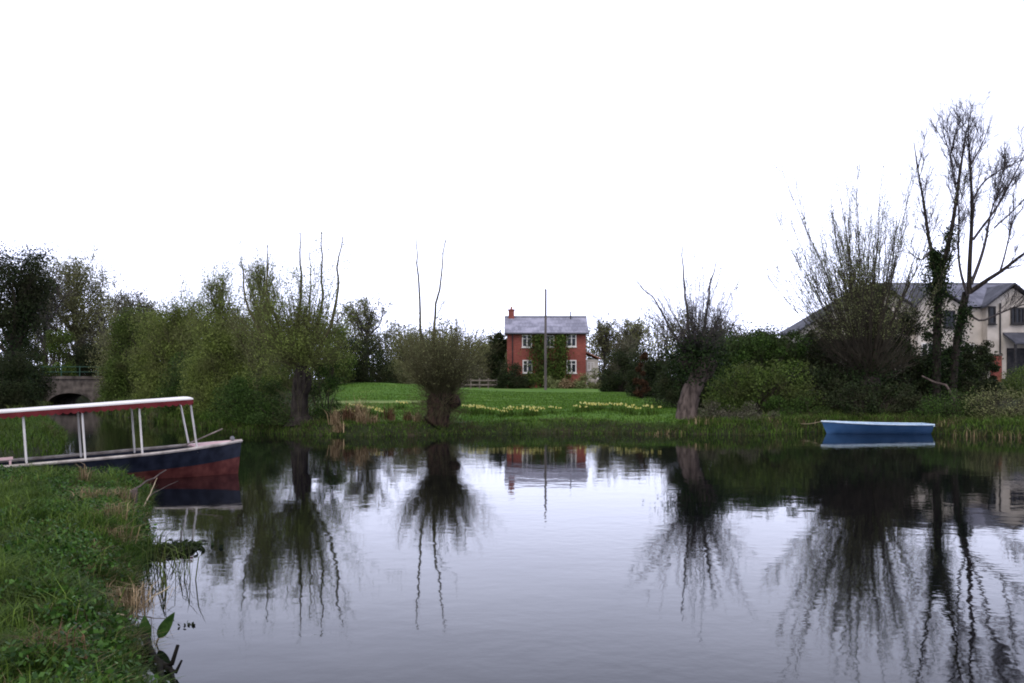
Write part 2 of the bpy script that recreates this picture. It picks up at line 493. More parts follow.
def slate(name, c1, c2, patch):
    m, n, l, bs = mat(name, 0.7, 0.15)
    t_ = n.new('ShaderNodeTexCoord')
    bk = n.new('ShaderNodeTexBrick'); bk.inputs['Scale'].default_value = 1.0; bk.inputs['Brick Width'].default_value = .3; bk.inputs['Row Height'].default_value = .2; bk.inputs['Mortar Size'].default_value = .006
    bk.inputs['Color1'].default_value = (*c1, 1); bk.inputs['Color2'].default_value = (*c2, 1); bk.inputs['Mortar'].default_value = (.06, .06, .07, 1)
    mpn = n.new('ShaderNodeMapping'); mpn.inputs['Rotation'].default_value = (math.radians(45), 0, 0)
    l.new(t_.outputs['Object'], mpn.inputs['Vector']); l.new(mpn.outputs[0], bk.inputs['Vector'])
    xn = noise(n, l, .8, 5); k = ramp(n, [(.48, (0, 0, 0)), (.62, (.7, .7, .7))]); l.new(xn.outputs['Fac'], k.inputs['Fac'])
    mm = n.new('ShaderNodeMix'); mm.data_type = 'RGBA'; l.new(k.outputs[0], mm.inputs['Factor']); l.new(bk.outputs['Color'], mm.inputs['A']); mm.inputs['B'].default_value = (*patch, 1)
    l.new(mm.outputs['Result'], bs.inputs['Base Color'])
    return m
M['slate'] = slate('slate', (0.17, 0.168, 0.205), (0.25, 0.245, 0.29), (0.33, 0.32, 0.38))
M['slate_dark'] = slate('slate_dark', (0.035, 0.036, 0.044), (0.065, 0.065, 0.078), (0.09, 0.09, 0.105))
M['slate_mid'] = slate('slate_mid', (0.09, 0.09, 0.115), (0.14, 0.14, 0.17), (0.19, 0.19, 0.23))
M['render'] = roughmat('lime_render', (0.42, 0.37, 0.31), (0.58, 0.52, 0.45), 1.2)
M['white_paint'] = roughmat('white_paint', (0.60, 0.56, 0.51), (0.72, 0.68, 0.63), 3, rough=.5, spec=.3)
M['dark_paint'] = roughmat('dark_paint', (0.02, 0.02, 0.022), (0.045, 0.042, 0.042), 4, rough=.5)
M['stone'] = roughmat('stone', (0.05, 0.042, 0.036), (0.15, 0.125, 0.105), 2.0, bump=.05)
M['pale_stone'] = roughmat('pale_stone', (0.16, 0.11, 0.09), (0.32, 0.24, 0.2), 2.0, bump=.08)
M['rail'] = roughmat('rail_paint', (0.03, 0.07, 0.05), (0.06, 0.11, 0.08), 3)
M['wood_old'] = roughmat('wood_old', (0.12, 0.1, 0.085), (0.24, 0.2, 0.17), 5, stretch=(1, 1, .2))
M['pole_wood'] = roughmat('pole_wood', (0.09, 0.075, 0.07), (0.14, 0.12, 0.115), 4, stretch=(1, 1, .15))
M['tile_red'] = roughmat('tile_red', (0.26, 0.11, 0.07), (0.36, 0.17, 0.11), 4)
m, n, l, bs = mat('pane', 0.12, 0.2)
bs.inputs['Base Color'].default_value = (0.012, 0.014, 0.018, 1)
M['pane'] = m
M['lead'] = roughmat('lead_cap', (.12, .12, .13), (.2, .2, .21), 3)

def casement(parent, cx, cz, w, h, yf, lights, frame_mat='white_paint', transom=True, sill=True):
    """a window set in a wall whose outer face is y = yf (facing -y): frame proud of the wall, panes set back in it"""
    b = MB(); t = .095; y0, y1 = yf - .03, yf + .10
    b.span((cx - w/2, y0, cz - h/2), (cx - w/2 + t, y1, cz + h/2)); b.span((cx + w/2 - t, y0, cz - h/2), (cx + w/2, y1, cz + h/2))
    b.span((cx - w/2 + t, y0, cz + h/2 - t), (cx + w/2 - t, y1, cz + h/2)); b.span((cx - w/2 + t, y0, cz - h/2), (cx + w/2 - t, y1, cz - h/2 + t))
    for i in range(1, lights):
        xm = cx - w/2 + w * i / lights
        b.span((xm - .05, y0 + .004, cz - h/2 + t), (xm + .05, y1 - .004, cz + h/2 - t))
    if transom:
        for i in range(lights):
            xa = cx - w/2 + w * i / lights + (.06 if i else t); xb_ = cx - w/2 + w * (i + 1) / lights - (.06 if i < lights - 1 else t)
            b.span((xa, y0 + .012, cz + h * .16), (xb_, y1 - .012, cz + h * .16 + .05))
    win = b.build('window', M[frame_mat], parent)
    p = MB()
    p.quads([(cx - w/2 + .03, yf + .05, cz - h/2 + .03), (cx + w/2 - .03, yf + .05, cz - h/2 + .03), (cx + w/2 - .03, yf + .05, cz + h/2 - .03), (cx - w/2 + .03, yf + .05, cz + h/2 - .03)], [[0, 1, 2, 3]])
    p.build('pane', M['pane'], win)
    if sill:
        s = MB(); s.span((cx - w/2 - .06, yf - .09, cz - h/2 - .075), (cx + w/2 + .06, yf + .05, cz - h/2 - .003))
        s.build('sill', M[frame_mat], win)
    return win

def pierced_wall(b, x0, x1, z0, z1, yf, th, holes):
    """front wall in the xz plane with real openings and reveals"""
    xs = sorted({x0, x1, *[v for h in holes for v in (h[0], h[1])]}); zs = sorted({z0, z1, *[v for h in holes for v in (h[2], h[3])]})
    solid = lambda x, z: x0 < x < x1 and z0 < z < z1 and not any(h[0] < x < h[1] and h[2] < z < h[3] for h in holes)
    for i in range(len(xs) - 1):
        for j in range(len(zs) - 1):
            a, c, e, f = xs[i], xs[i+1], zs[j], zs[j+1]; mx_, mz = (a + c) / 2, (e + f) / 2
            if not solid(mx_, mz): continue
            b.quads([(a, yf, e), (c, yf, e), (c, yf, f), (a, yf, f)], [[0, 1, 2, 3]])
            b.quads([(a, yf + th, e), (c, yf + th, e), (c, yf + th, f), (a, yf + th, f)], [[3, 2, 1, 0]])
            if not solid(a - .001, mz): b.quads([(a, yf, e), (a, yf, f), (a, yf + th, f), (a, yf + th, e)], [[0, 1, 2, 3]])
            if not solid(c + .001, mz): b.quads([(c, yf, e), (c, yf, f), (c, yf + th, f), (c, yf + th, e)], [[3, 2, 1, 0]])
            if not solid(mx_, e - .001): b.quads([(a, yf, e), (c, yf, e), (c, yf + th, e), (a, yf + th, e)], [[3, 2, 1, 0]])
            if not solid(mx_, f + .001): b.quads([(a, yf, f), (c, yf, f), (c, yf + th, f), (a, yf + th, f)], [[0, 1, 2, 3]])

# ------------------------------------------------------------------ the red cottage
CY = 95.0
cx0, cx1 = X(507, CY), X(586, CY)
cg = g1(3, CY)
ez = Z(333.5, CY) ; rz_ = Z(318.2, CY + 2.6)
cot = empty('brick_cottage', ((cx0 + cx1) / 2, CY, cg), 'two storey red brick cottage with a slate roof beyond the lawn', 'house')
hw = (cx1 - cx0) / 2; eh = ez - cg; rh = rz_ - cg; dep = 5.2
wx = lambda px: X(px, CY) - (cx0 + cx1) / 2
wz = lambda py: Z(py, CY) - cg
wins = [(wx(527), wz(341), 10, 12.5, 2), (wx(550), wz(341), 8.5, 12, 2), (wx(571.5), wz(340.5), 9.8, 12.5, 2), (wx(527.5), wz(366.5), 9.8, 13, 2), (wx(571.5), wz(366.5), 9.8, 13, 2)]
wins = [(a, b_, w * .095, h * .095, k) for a, b_, w, h, k in wins]
door = (wx(546) - .45, wx(546) + .45, 0.02, 2.1)
holes = [(a - w/2 + .02, a + w/2 - .02, b_ - h/2 + .02, b_ + h/2 - .02) for a, b_, w, h, k in wins] + [door]
b = MB()
pierced_wall(b, -hw, hw, -.4, eh, 0, .3, holes)
b.span((-hw, dep - .3, -.4), (hw, dep, eh))
for sx in (-1, 1):
    x_in, x_out = sx * (hw - .3), sx * hw
    b.prism([(x_out, .3, -.4), (x_out, dep - .3, -.4), (x_out, dep - .3, eh), (x_out, dep / 2, rh - .1), (x_out, .3, eh)][::sx], (x_in - x_out, 0, 0))
b.build('wall', M['brick'], cot)
f_ = MB(); f_.span((-hw + .3, .3, 0), (hw - .3, dep - .3, .05)); f_.span((-hw + .3, .3, 2.6), (hw - .3, dep - .3, 2.75)); f_.build('floor', M['wood_old'], cot)
rf = MB()
ov = .25; th = .12
for s in (-1, 1):
    ye = -.3 if s < 0 else dep + .3; yr = dep / 2
    e_z = eh - .02; r_z = rh
    rf.prism([(-hw - ov, ye, e_z), (hw + ov, ye, e_z), (hw + ov, yr, r_z), (-hw - ov, yr, r_z)][::-s], (0, 0, th))
roof = rf.build('roof', M['slate'], cot)
rd = MB(); rd.tube([(-hw - ov, dep/2, rh + th), (hw + ov, dep/2, rh + th)], .11, 8); rd.build('ridge', M['lead'], roof)
ch = MB(); cxm = wx(510.3)
ch.box((cxm + .1, dep/2, rh + .3), (.56, .62, .9)); ch.box((cxm + .1, dep/2, rh + .8), (.68, .74, .12))
chim = ch.build('chimney', M['brick'], cot)
for dy in (-.17, .17):
    pt = MB(); pt.tube([(cxm + .1, dep/2 + dy, rh + .86), (cxm + .1, dep/2 + dy, rh + 1.12)], [.11, .09], 10)
    pt.build('chimney_pot', M['tile_red'], chim)
gu = MB(); gu.tube([(-hw - ov, -.36, eh - .04), (hw + ov, -.36, eh - .04)], .06, 8); gu.build('gutter', M['dark_paint'], cot)
dp = MB(); dp.tube([(wx(512.5), -.06, eh - .1), (wx(512.5), -.06, 0)], .05, 8); dp.build('drainpipe', M['dark_paint'], cot)
fl = MB(); fl.tube([(wx(572), dep/2 - .4, rh - .3), (wx(572), dep/2 - .4, rh + .62)], .06, 8); fl.build('flue', M['dark_paint'], roof)
for a, b_, w, h, k in wins: casement(cot, a, b_, w, h, 0, k)
dr = MB(); dr.span((door[0], .08, .02), (door[1], .14, 2.08)); dd = dr.build('door', M['dark_paint'], cot)
hd = MB(); hd.box((door[1] - .1, .05, 1.0), (.04, .06, .12)); hd.build('handle', M['lead'], dd)
# the lean-to at its gable end
lt = MB(); lx0, lx1 = hw + .01, wx(599.5)
lt.span((lx0, 1.2, -.4), (lx1, 1.4, wz(359))); lt.span((lx1 - .15, 1.4, -.4), (lx1, dep - .6, wz(360)))
lt.build('porch_wall', M['render'], cot)
lr = MB(); lr.prism([(lx0, .9, wz(352)), (lx1 + .2, .9, wz(359)), (lx1 + .2, dep - .4, wz(359)), (lx0, dep - .4, wz(352))], (0, 0, .1)); lr.build('porch_roof', M['tile_red'], cot)
casement(cot, (lx0 + lx1) / 2 - .1, wz(366), .7, .8, 1.2, 2)

def creeper(name, label, cat, spots, n, origin, mat_, top, leaf=.13, depth=.28):
    """climbing plant on a wall: stems on the wall face plus leaves; spots = ellipses (x,z,rx,rz)"""
    t = empty(name, origin, label, cat)
    C = []
    for x, z, rx, rz, k in spots:
        q = RNG.normal(size=(int(n * k), 2)) * .6
        C.append(np.stack([x + q[:, 0] * rx, -np.abs(RNG.normal(0, depth, len(q))) - .02, z + q[:, 1] * rz], 1))
    C = np.concatenate(C); C = C[(C[:, 2] > .05) & (C[:, 2] < top)]
    b = MB(); leaf_quads(b, C, leaf, leaf * .7); b.build('foliage', mat_, t)
    s = MB(); ns = 14
    st = np.stack([RNG.uniform(min(a[0] for a in spots) , max(a[0] for a in spots), ns), np.full(ns, -.06), np.zeros(ns)], 1)
    pts = grow(st, np.tile([[0, 0, 1.0]], (ns, 1)), RNG.uniform(2.5, 4.6, ns), 7, .16)
    pts[:, :, 1] = -.05
    v, q = tubes(pts, taper(ns, 8, .03, .01), 4); s.quads(v, q); s.build('stem', M['bark'], t)
    return t
creeper('climbing_ivy', 'dark ivy climbing the middle of the red brick cottage front', 'ivy',
        [(wx(540), wz(350), 1.1, 2.2, .3), (wx(560), wz(352), .7, 2.4, .25), (wx(548), wz(372), 1.5, 1.5, .35), (wx(537), wz(340), .4, .9, .06), (wx(561), wz(339), .5, .9, .08), (wx(560), wz(380), .8, .9, .12)],
        5200, ((cx0 + cx1) / 2, CY, cg), M['midgreen'], eh - .12, .19)

# pole on the lawn in front of the cottage
py_ = 84.0
pg = g1(X(545.5, py_), py_)
pole = empty('utility_pole', (X(545.5, py_), py_, pg), 'tall bare wooden pole standing before the brick cottage', 'pole')
b = MB(); ph = Z(290, py_) - pg
b.tube([(0, 0, -.5), (0, 0, ph * .5), (.02, 0, ph)], [.115, .10, .08], 10); b.build('post', M['pole_wood'], pole)
b = MB(); b.tube([(.02, 0, ph), (.02, 0, ph + .12)], [.10, .03], 10); b.build('cap', M['lead'], pole)

# low pale fence beside the cottage
fy = 91.0; fx0, fx1 = X(462, fy), X(497, fy)
fg = g1((fx0 + fx1) / 2, fy)
fen = empty('rail_fence', ((fx0 + fx1) / 2, fy, fg), 'low weathered rail fence at the far edge of the lawn', 'fence')
fl_ = (fx1 - fx0) / 2
b = MB()
for z in (.35, .75): b.box((0, 0, z), (fl_ * 2, .05, .12))
b.build('rail', M['wood_old'], fen)
for i in range(5):
    b = MB(); b.box((-fl_ + i * fl_ / 2, .09, .42), (.12, .12, 1.04)); b.build('post', M['wood_old'], fen)

# ------------------------------------------------------------------ the white house among the trees
HY = 70.0
hx = lambda px: X(px, HY)
ho = (hx(930), HY, g1(hx(930), HY))
hz = lambda py: Z(py, HY) - ho[2]
hX = lambda px: X(px, HY) - ho[0]
hs_ = empty('rendered_house', ho, 'long cream rendered house with slate roofs and gables behind the hedge', 'house')
b = MB()
# west gable wing, middle gable, east gable, linking wall; all are prisms running back from the front
def gable(b, p0, p1, pa, e0, e1, ea, y0, dep):
    b.prism([(hX(p0), y0, -.6), (hX(p1), y0, -.6), (hX(p1), y0, hz(e1)), (hX(pa), y0, hz(ea)), (hX(p0), y0, hz(e0))][::-1], (0, dep, 0))
gable(b, 803, 917, 880, 330, 306, 287, 0.6, 5)
gable(b, 917.2, 963, 933.5, 303, 306, 289, 0, 7)
b.span((hX(963.2), 1.0, -.6), (hX(988.6), 8, hz(304)))
gable(b, 988.8, 1040, 1014, 305, 305, 288, .2, 7)
b.build('wall', M['render'], hs_)
def slab(name, a, c, y0, dep, th=.14, m='slate_dark', parent=hs_):
    """a roof slope: rises from a=(px,py) to c=(px,py) in the front plane, running back by dep"""
    q = MB()
    A = (hX(a[0]), y0, hz(a[1])); B_ = (hX(c[0]), y0, hz(c[1]))
    q.prism([A, B_, (B_[0], y0 + dep, B_[2]), (A[0], y0 + dep, A[2])] if A[0] < B_[0] else [B_, A, (A[0], y0 + dep, A[2]), (B_[0], y0 + dep, B_[2])], (0, 0, th))
    o = q.build(name, M[m], parent)
    g_ = MB()   # barge board along the front edge
    g_.prism([A, B_, (B_[0], y0, B_[2] + .05), (A[0], y0, A[2] + .05)] if A[0] < B_[0] else [B_, A, (A[0], y0, A[2] + .05), (B_[0], y0, B_[2] + .05)], (0, -.05, 0))
    g_.build('barge_board', M['dark_paint'], o)
slab('roof', (797, 333), (880, 284.5), .2, 5.4); slab('roof', (920, 308), (880, 284.5), .2, 5.4)
slab('roof', (913, 308), (933.5, 286.2), -.3, 5); slab('roof', (966, 307.5), (933.5, 286.2), -.3, 5)
slab('roof', (985, 307.5), (1014, 284.5), -.15, 5); slab('roof', (1043, 307.5), (1014, 284.5), -.15, 5)
q = MB(); q.prism([(hX(893), .7, hz(306)), (hX(1045), .7, hz(306)), (hX(1045), 4.6, hz(279.5)), (hX(893), 4.6, hz(279.5))], (0, .08, .14)); q.build('roof', M['slate_mid'], hs_)
q = MB(); q.prism([(hX(893), 8.5, hz(306)), (hX(893), 4.7, hz(279.5)), (hX(1045), 4.7, hz(279.5)), (hX(1045), 8.5, hz(306))], (0, .08, .14)); q.build('roof', M['slate'], hs_)
q = MB(); q.tube([(hX(893), 4.7, hz(279.5) + .14), (hX(1045), 4.7, hz(279.5) + .14)], .1, 8); q.build('ridge', M['lead'], hs_)
q = MB(); q.tube([(hX(963.5), .9, hz(306.5)), (hX(988), .9, hz(306.5))], .07, 8); q.build('gutter', M['dark_paint'], hs_)
for px, py, w, h, yf, k in [(949, 319, .8, 1.2, -.1, 1), (993, 315, .5, 1.25, .1, 1), (1018.5, 315.5, .95, 1.15, .1, 3), (927, 352, .9, 1.3, -.1, 2), (975, 352, .8, 1.2, .9, 2), (832, 352, 1.0, 1.2, .5, 2)]:
    casement(hs_, hX(px), hz(py), w, h, yf, k, 'white_paint' if px in (832, 927, 975) else 'dark_paint', False)
q = MB(); q.tube([(hX(1001), .12, hz(303)), (hX(1001), .12, -.2)], .06, 8); q.build('drainpipe', M['dark_paint'], hs_)
q = MB(); q.prism([(hX(1004), -1.6, hz(345)), (hX(1044), -1.6, hz(345)), (hX(1044), .2, hz(334)), (hX(1004), .2, hz(334))], (0, 0, .12)); q.build('porch_roof', M['slate_dark'], hs_)
q = MB(); q.box((hX(1005), -1.45, hz(345) / 2 - .3), (.14, .14, hz(345) + .6)); q.build('porch_post', M['dark_paint'], hs_)
q = MB(); q.span((hX(1008), .12, -.2), (hX(1036), .198, hz(348))); q.build('door', M['dark_paint'], hs_)

# brick gate pier below the drainpipe
b = MB(); gp = empty('gate_pier', (X(996, 62), 62, g1(X(996, 62), 62)), 'short red brick gate pier below the cream rendered house', 'pier')
b.box((0, 0, .75), (.5, .5, 1.7)); b.build('shaft', M['brick'], gp)
b = MB(); b.box((0, 0, 1.65), (.6, .6, .1)); b.build('cap', M['stone'], gp)

# ------------------------------------------------------------------ the stone bridge
BY = 78.0
br = empty('stone_bridge', (X(70, BY), BY, 0), 'small stone arch bridge over the far channel', 'bridge')
b = MB(); hwid = 3.6; top = Z(379, BY); n_ = 14; ar = 1.75; ah = Z(393, BY)
arch = [(ar * math.cos(math.pi * i / n_), ah * math.sin(math.pi * i / n_)) for i in range(n_ + 1)]   # right to left
y0, y1 = 0, 5.0
for i in range(n_):
    (xa, za), (xb_, zb) = arch[i], arch[i + 1]
    for y, flip in ((y0, 1), (y1, -1)):
        b.quads([(xa, y, za), (xa, y, top), (xb_, y, top), (xb_, y, zb)], [[0, 1, 2, 3][::-flip]])
    b.quads([(xa, y0, za), (xb_, y0, zb), (xb_, y1, zb), (xa, y1, za)], [[0, 1, 2, 3]])
for s in (-1, 1):
    b.span((s * ar, y0, -1.2), (s * hwid, y1, top))
b.quads([(-hwid, y0, top), (hwid, y0, top), (hwid, y1, top), (-hwid, y1, top)], [[0, 1, 2, 3]])
b.build('wall', M['stone'], br)
b = MB()
for i in range(n_):
    (xa, za), (xb_, zb) = arch[i], arch[i + 1]
    k = 1.18
    b.prism([(xa, -.06, za), (xb_, -.06, zb), (xb_ * k, -.06, zb * k + .02), (xa * k, -.06, za * k + .02)], (0, .058, 0))
b.build('arch_ring', M['stone'], br)
b = MB(); b.span((-hwid - .2, -.12, top + .003), (hwid + .2, .35, top + .22)); b.build('coping', M['stone'], br)
for s, zt in ((-1, Z(381, BY)), (1, Z(380, BY))):
    b = MB(); xs_ = sorted((s * (hwid + .02), s * (hwid + 1.7)))
    b.prism([(xs_[0], -.4, -1), (xs_[1], -1.2, -1), (xs_[1], -1.0, zt - .4 * (s > 0)), (xs_[0], -.25, zt - .35 * (s < 0))][::1], (0, .8, .0)); b.build('abutment', M['pale_stone'], br)
b = MB()
for z in (.55, .95): b.tube([(-hwid - 1, .1, top + z), (hwid + 1, .1, top + z)], .028, 6)
b.build('rail', M['rail'], br)
for i in range(6):
    b = MB(); b.box((-hwid + i * hwid * .4, .1, top + .62), (.06, .06, .8)); b.build('post', M['rail'], br)

# ------------------------------------------------------------------ boats
def hull_rows(L, beam_f, sheer_f, keel_f, us, fr):
    """points of half sections: for every station u a list of (v,w) for fractions fr from keel (0) to sheer (1)"""
    rows = []
    for u in us:
        B_, S_, K_ = beam_f(u), sheer_f(u), keel_f(u)
        rows.append([(B_ * min(1, (f ** .55)) * (1 if f > 0 else 0), K_ + (S_ - K_) * f) for f in fr])
    return rows

def hull_part(us, rows, i0, i1, rake, off=0.0):
    b = MB(); n = len(us); k = i1 - i0 + 1
    for s in (-1, 1):
        v = [(u + rake(u, w), s * (vv + off), w) for u, r in zip(us, rows) for vv, w in r[i0:i1 + 1]]
        q = [[i * k + j, (i + 1) * k + j, (i + 1) * k + j + 1, i * k + j + 1] for i in range(n - 1) for j in range(k - 1)]
        b.quads(v, q if s < 0 else [x[::-1] for x in q])
    # transom
    r = rows[0][i0:i1 + 1]; u = us[0]
    v = [(u + rake(u, w), -(vv + off), w) for vv, w in r] + [(u + rake(u, w), vv + off, w) for vv, w in r]
    b.quads(v, [[j, j + 1, k + j + 1, k + j] for j in range(k - 1)])
    return b

M['navy'] = roughmat('navy_paint', (0.006, 0.008, 0.016), (0.022, 0.026, 0.042), 5, rough=.5, spec=.3)
M['oxide'] = roughmat('red_paint', (0.07, 0.016, 0.014), (0.15, 0.045, 0.036), 5, rough=.6, spec=.2)
M['valance'] = roughmat('valance_cloth', (0.10, 0.016, 0.018), (0.15, 0.026, 0.028), 4, rough=.9)
M['pink_deck'] = roughmat('pink_deck', (0.5, 0.3, 0.29), (0.66, 0.48, 0.46), 2.5, rough=.7)
M['boat_wood'] = roughmat('boat_wood', (0.05, 0.04, 0.035), (0.12, 0.095, 0.08), 4)
M['gunwale'] = roughmat('gunwale_paint', (0.26, 0.22, 0.19), (0.56, 0.50, 0.44), 4, rough=.6)
M['roof_paint'] = roughmat('roof_paint', (0.62, 0.58, 0.53), (0.78, 0.74, 0.69), 1.5, rough=.6)
M['rust_box'] = roughmat('rust_box', (0.2, 0.08, 0.05), (0.33, 0.15, 0.09), 4)

bow = np.array([X(243, 20.8), 20.8]); stn = np.array([X(28, 19.0), 19.0])
bd = bow - stn; yaw = math.atan2(bd[1], bd[0])
pit = math.radians(3.2)
LB = 6.4
boat = empty('canopied_launch', (bow[0], bow[1], .06), 'navy and red launch under a white roof with a scalloped red valance', 'boat', rot=(0, -pit, yaw))
us = np.linspace(-LB, 0, 25)
def beam(u):
    t = (u + 2.3) / 2.3
    return .74 * (1 - max(0, t) ** 2.3) + .012 if t > 0 else .74 - .12 * max(0, (-u - 4) / 2.4) ** 2
sheer = lambda u: .54 + .07 * max(0, (u + 3) / 3) ** 2
keel = lambda u: -.28 + .1 * max(0, (u + 1.2) / 1.2) ** 2
rake = lambda u, w: (-(0.6 - w) * .16) * max(0, (u + 2) / 2)
fr = [0, .12, .3, .45, .60, .602, .8, .99]
rows = hull_rows(LB, beam, sheer, keel, us, fr)
hull_part(us, rows, 0, 4, rake).build('hull_bottom', M['oxide'], boat, True)
hull_part(us, rows, 5, 7, rake, .004).build('hull_side', M['navy'], boat, True)
for s in (-1, 1):
    b = MB(); b.tube([(u + rake(u, sheer(u)), s * (beam(u) + .012), sheer(u) + .012) for u in us], .032, 6); b.build('gunwale', M['gunwale'], boat)
def deck(u0, u1, w, name, m, inset=.03, th=.03):
    b = MB(); uu = np.linspace(u0, u1, 10); v = []
    for u in uu:
        B_ = max(.008, beam(u) - inset); z = w(u)
        v += [(u + rake(u, z), -B_, z), (u + rake(u, z), B_, z), (u + rake(u, z), -B_, z - th), (u + rake(u, z), B_, z - th)]
    q = []
    for i in range(len(uu) - 1):
        a = i * 4; c = a + 4
        q += [[a, c, c + 1, a + 1], [a + 2, a + 3, c + 3, c + 2], [a, a + 2, c + 2, c], [a + 1, c + 1, c + 3, a + 3]]
    q += [[0, 1, 3, 2], [len(uu) * 4 - 4, len(uu) * 4 - 2, len(uu) * 4 - 1, len(uu) * 4 - 3]]
    b.quads(v, q); return b.build(name, m, boat)
deck(-1.0, -.03, lambda u: sheer(u) + .035, 'foredeck', M['pink_deck'], .02)
deck(-LB + .05, -1.0, lambda u: .12, 'floor', M['boat_wood'], .27)
b = MB(); b.span((-1.04, -.34, .12), (-1.002, .34, sheer(-1) + .0)); b.build('bulkhead', M['boat_wood'], boat)
for s in (-1, 1):
    b = MB(); b.span((-5.6, s * .34 - .13, .36), (-1.6, s * .34 + .13, .40))
    for u in (-5.4, -3.5, -1.7): b.span((u - .03, s * .3 - .06, .12), (u + .03, s * .3 + .06, .357))
    b.build('bench', M['wood_old'], boat)
b = MB(); b.span((-6.3, -.5, .13), (-5.75, .5, .62)); b.build('engine_box', M['rust_box'], boat)
b = MB(); b.span((-LB, -.62, .66), (-4.25, -.57, .71))
for u in (-LB + .1, -5.3, -4.3): b.span((u - .02, -.61, .5), (u + .02, -.58, .657))
b.build('side_rail', M['pink_deck'], boat)
# roof on eight posts
def near_u(px, w, side):
    """distance along the keel at which a point of height w on one side shows at column px of the photograph's view"""
    ux, uy = math.cos(yaw), math.sin(yaw)
    best = min(np.linspace(-LB, -.2, 600), key=lambda u: abs(512 + F * (bow[0] + u * ux - side * uy) / (bow[1] + u * uy + side * ux) - px))
    return float(best)
us_p = [near_u(p, .55, -.68) for p in (200.5, 144, 87, 28)]
zr = 1.56
zrf = lambda u: zr + .010 * (u - us_p[0])
for i, u in enumerate(us_p):
    for s in (-1, 1):
        B_ = min(.7, beam(u) - .05)
        b = MB(); lean = -.12 if i == 0 else -.01
        b.tube([(u, s * B_, .5), (u + lean, s * .7, zrf(u))], .020, 8); b.build('post', M['white_paint'], boat)
ur = us_p[0] - .07
b = MB(); cam_h = .018
prof = [(-.80, 0), (-.80, .026), (-.4, .026 + cam_h * .8), (0, .026 + cam_h), (.4, .026 + cam_h * .8), (.80, .026), (.80, 0)]
b.prism([(ur, v_, zrf(ur) + w_) for v_, w_ in prof][::-1], (-LB - .35 - ur, 0, zrf(-LB - .35) - zrf(ur)))
rfo = b.build('roof', M['roof_paint'], boat)
def valance(a, c, n_s, name='valance', d=.105):
    b = MB(); a = np.array(a); c = np.array(c); e = c - a; nrm = np.array([e[1], -e[0], 0]); nrm = nrm / np.linalg.norm(nrm) * .008
    per = 8; t = np.linspace(0, 1, n_s * per + 1)
    dz = d * (.66 + .34 * np.abs(np.sin(t * n_s * np.pi)))
    top_ = a + e * t[:, None]; bot = top_ - np.stack([0 * dz, 0 * dz, dz], 1)
    nn = len(t)
    for sg in (1, -1):
        v = np.concatenate([top_ + nrm * sg, bot + nrm * sg]); i = np.arange(nn - 1)
        q = np.stack([i, i + 1, nn + i + 1, nn + i], 1)
        b.quads(v, q if sg > 0 else q[:, ::-1])
    v = np.concatenate([bot + nrm, bot - nrm]); i = np.arange(nn - 1); b.quads(v, np.stack([i, i + 1, nn + i + 1, nn + i], 1))
    return b.build(name, M['valance'], rfo)
for s in (-1, 1): valance((-LB - .35, s * .79, zrf(-LB - .35) - .002), (ur, s * .79, zrf(ur) - .002), 44)
valance((ur - .01, -.78, zrf(ur) - .002), (ur - .01, .78, zrf(ur) - .002), 10)
b = MB(); b.tube([(-1.2, -.2, sheer(-1) + .05), (-.35, .1, sheer(0) + .28)], .016, 6); b.build('boat_hook', M['wood_old'], boat)
b = MB(); b.box((-.18, 0, sheer(0) + .075), (.06, .2, .05)); b.tube([(-.18, 0, sheer(0) + .03), (-.18, 0, sheer(0) + .12)], .03, 8); b.build('cleat', M['lead'], boat)

# blue rowing dinghy
M['dinghy_blue'] = roughmat('dinghy_blue', (0.05, 0.125, 0.26), (0.08, 0.17, 0.33), 2, rough=.45, spec=.3)
M['dinghy_rim'] = roughmat('dinghy_rim', (0.42, 0.55, 0.66), (0.62, 0.72, 0.78), 3, rough=.5)
M['dinghy_in'] = roughmat('dinghy_inside', (0.10, 0.2, 0.3), (0.2, 0.32, 0.42), 3, rough=.6)
DY = 36.2
LD = X(928, DY) - X(822, DY)
ding = empty('rowing_dinghy', (X(928, DY), DY, 0), 'small blue rowing dinghy with a pale rim moored below the dark hedge', 'boat', rot=(0, math.radians(-.5), math.radians(178)))
us2 = np.linspace(0, LD, 21)
dbeam = lambda u: .58 + .12 * math.sin(math.pi * min(1, u / LD * 1.25)) if u < LD * .55 else max(.012, .70 * (1 - ((u - LD * .55) / (LD * .45)) ** 2.2))
dsheer = lambda u: .32 + .09 * (u / LD) ** 2 + .02 * (1 - u / LD) ** 2
dkeel = lambda u: -.12 + .12 * max(0, u / LD - .75) * 2
drake = lambda u, w: (-(.45 - w) * .42) * max(0, (u / LD - .6) / .4)
fr2 = [0, .1, .25, .45, .7, .97]
rw = hull_rows(LD, dbeam, dsheer, dkeel, us2, fr2)
hull_part(us2, rw, 0, 5, drake).build('hull', M['dinghy_blue'], ding, True)
for s in (-1, 1):
    b = MB(); b.tube([(u + drake(u, dsheer(u)), s * (dbeam(u) + .008), dsheer(u)) for u in us2], .028, 6); b.build('gunwale', M['dinghy_rim'], ding)
b = MB(); b.span((-.02, -.585, dsheer(0) - .06), (.03, .585, dsheer(0) + .03)); b.build('transom_cap', M['dinghy_rim'], ding)
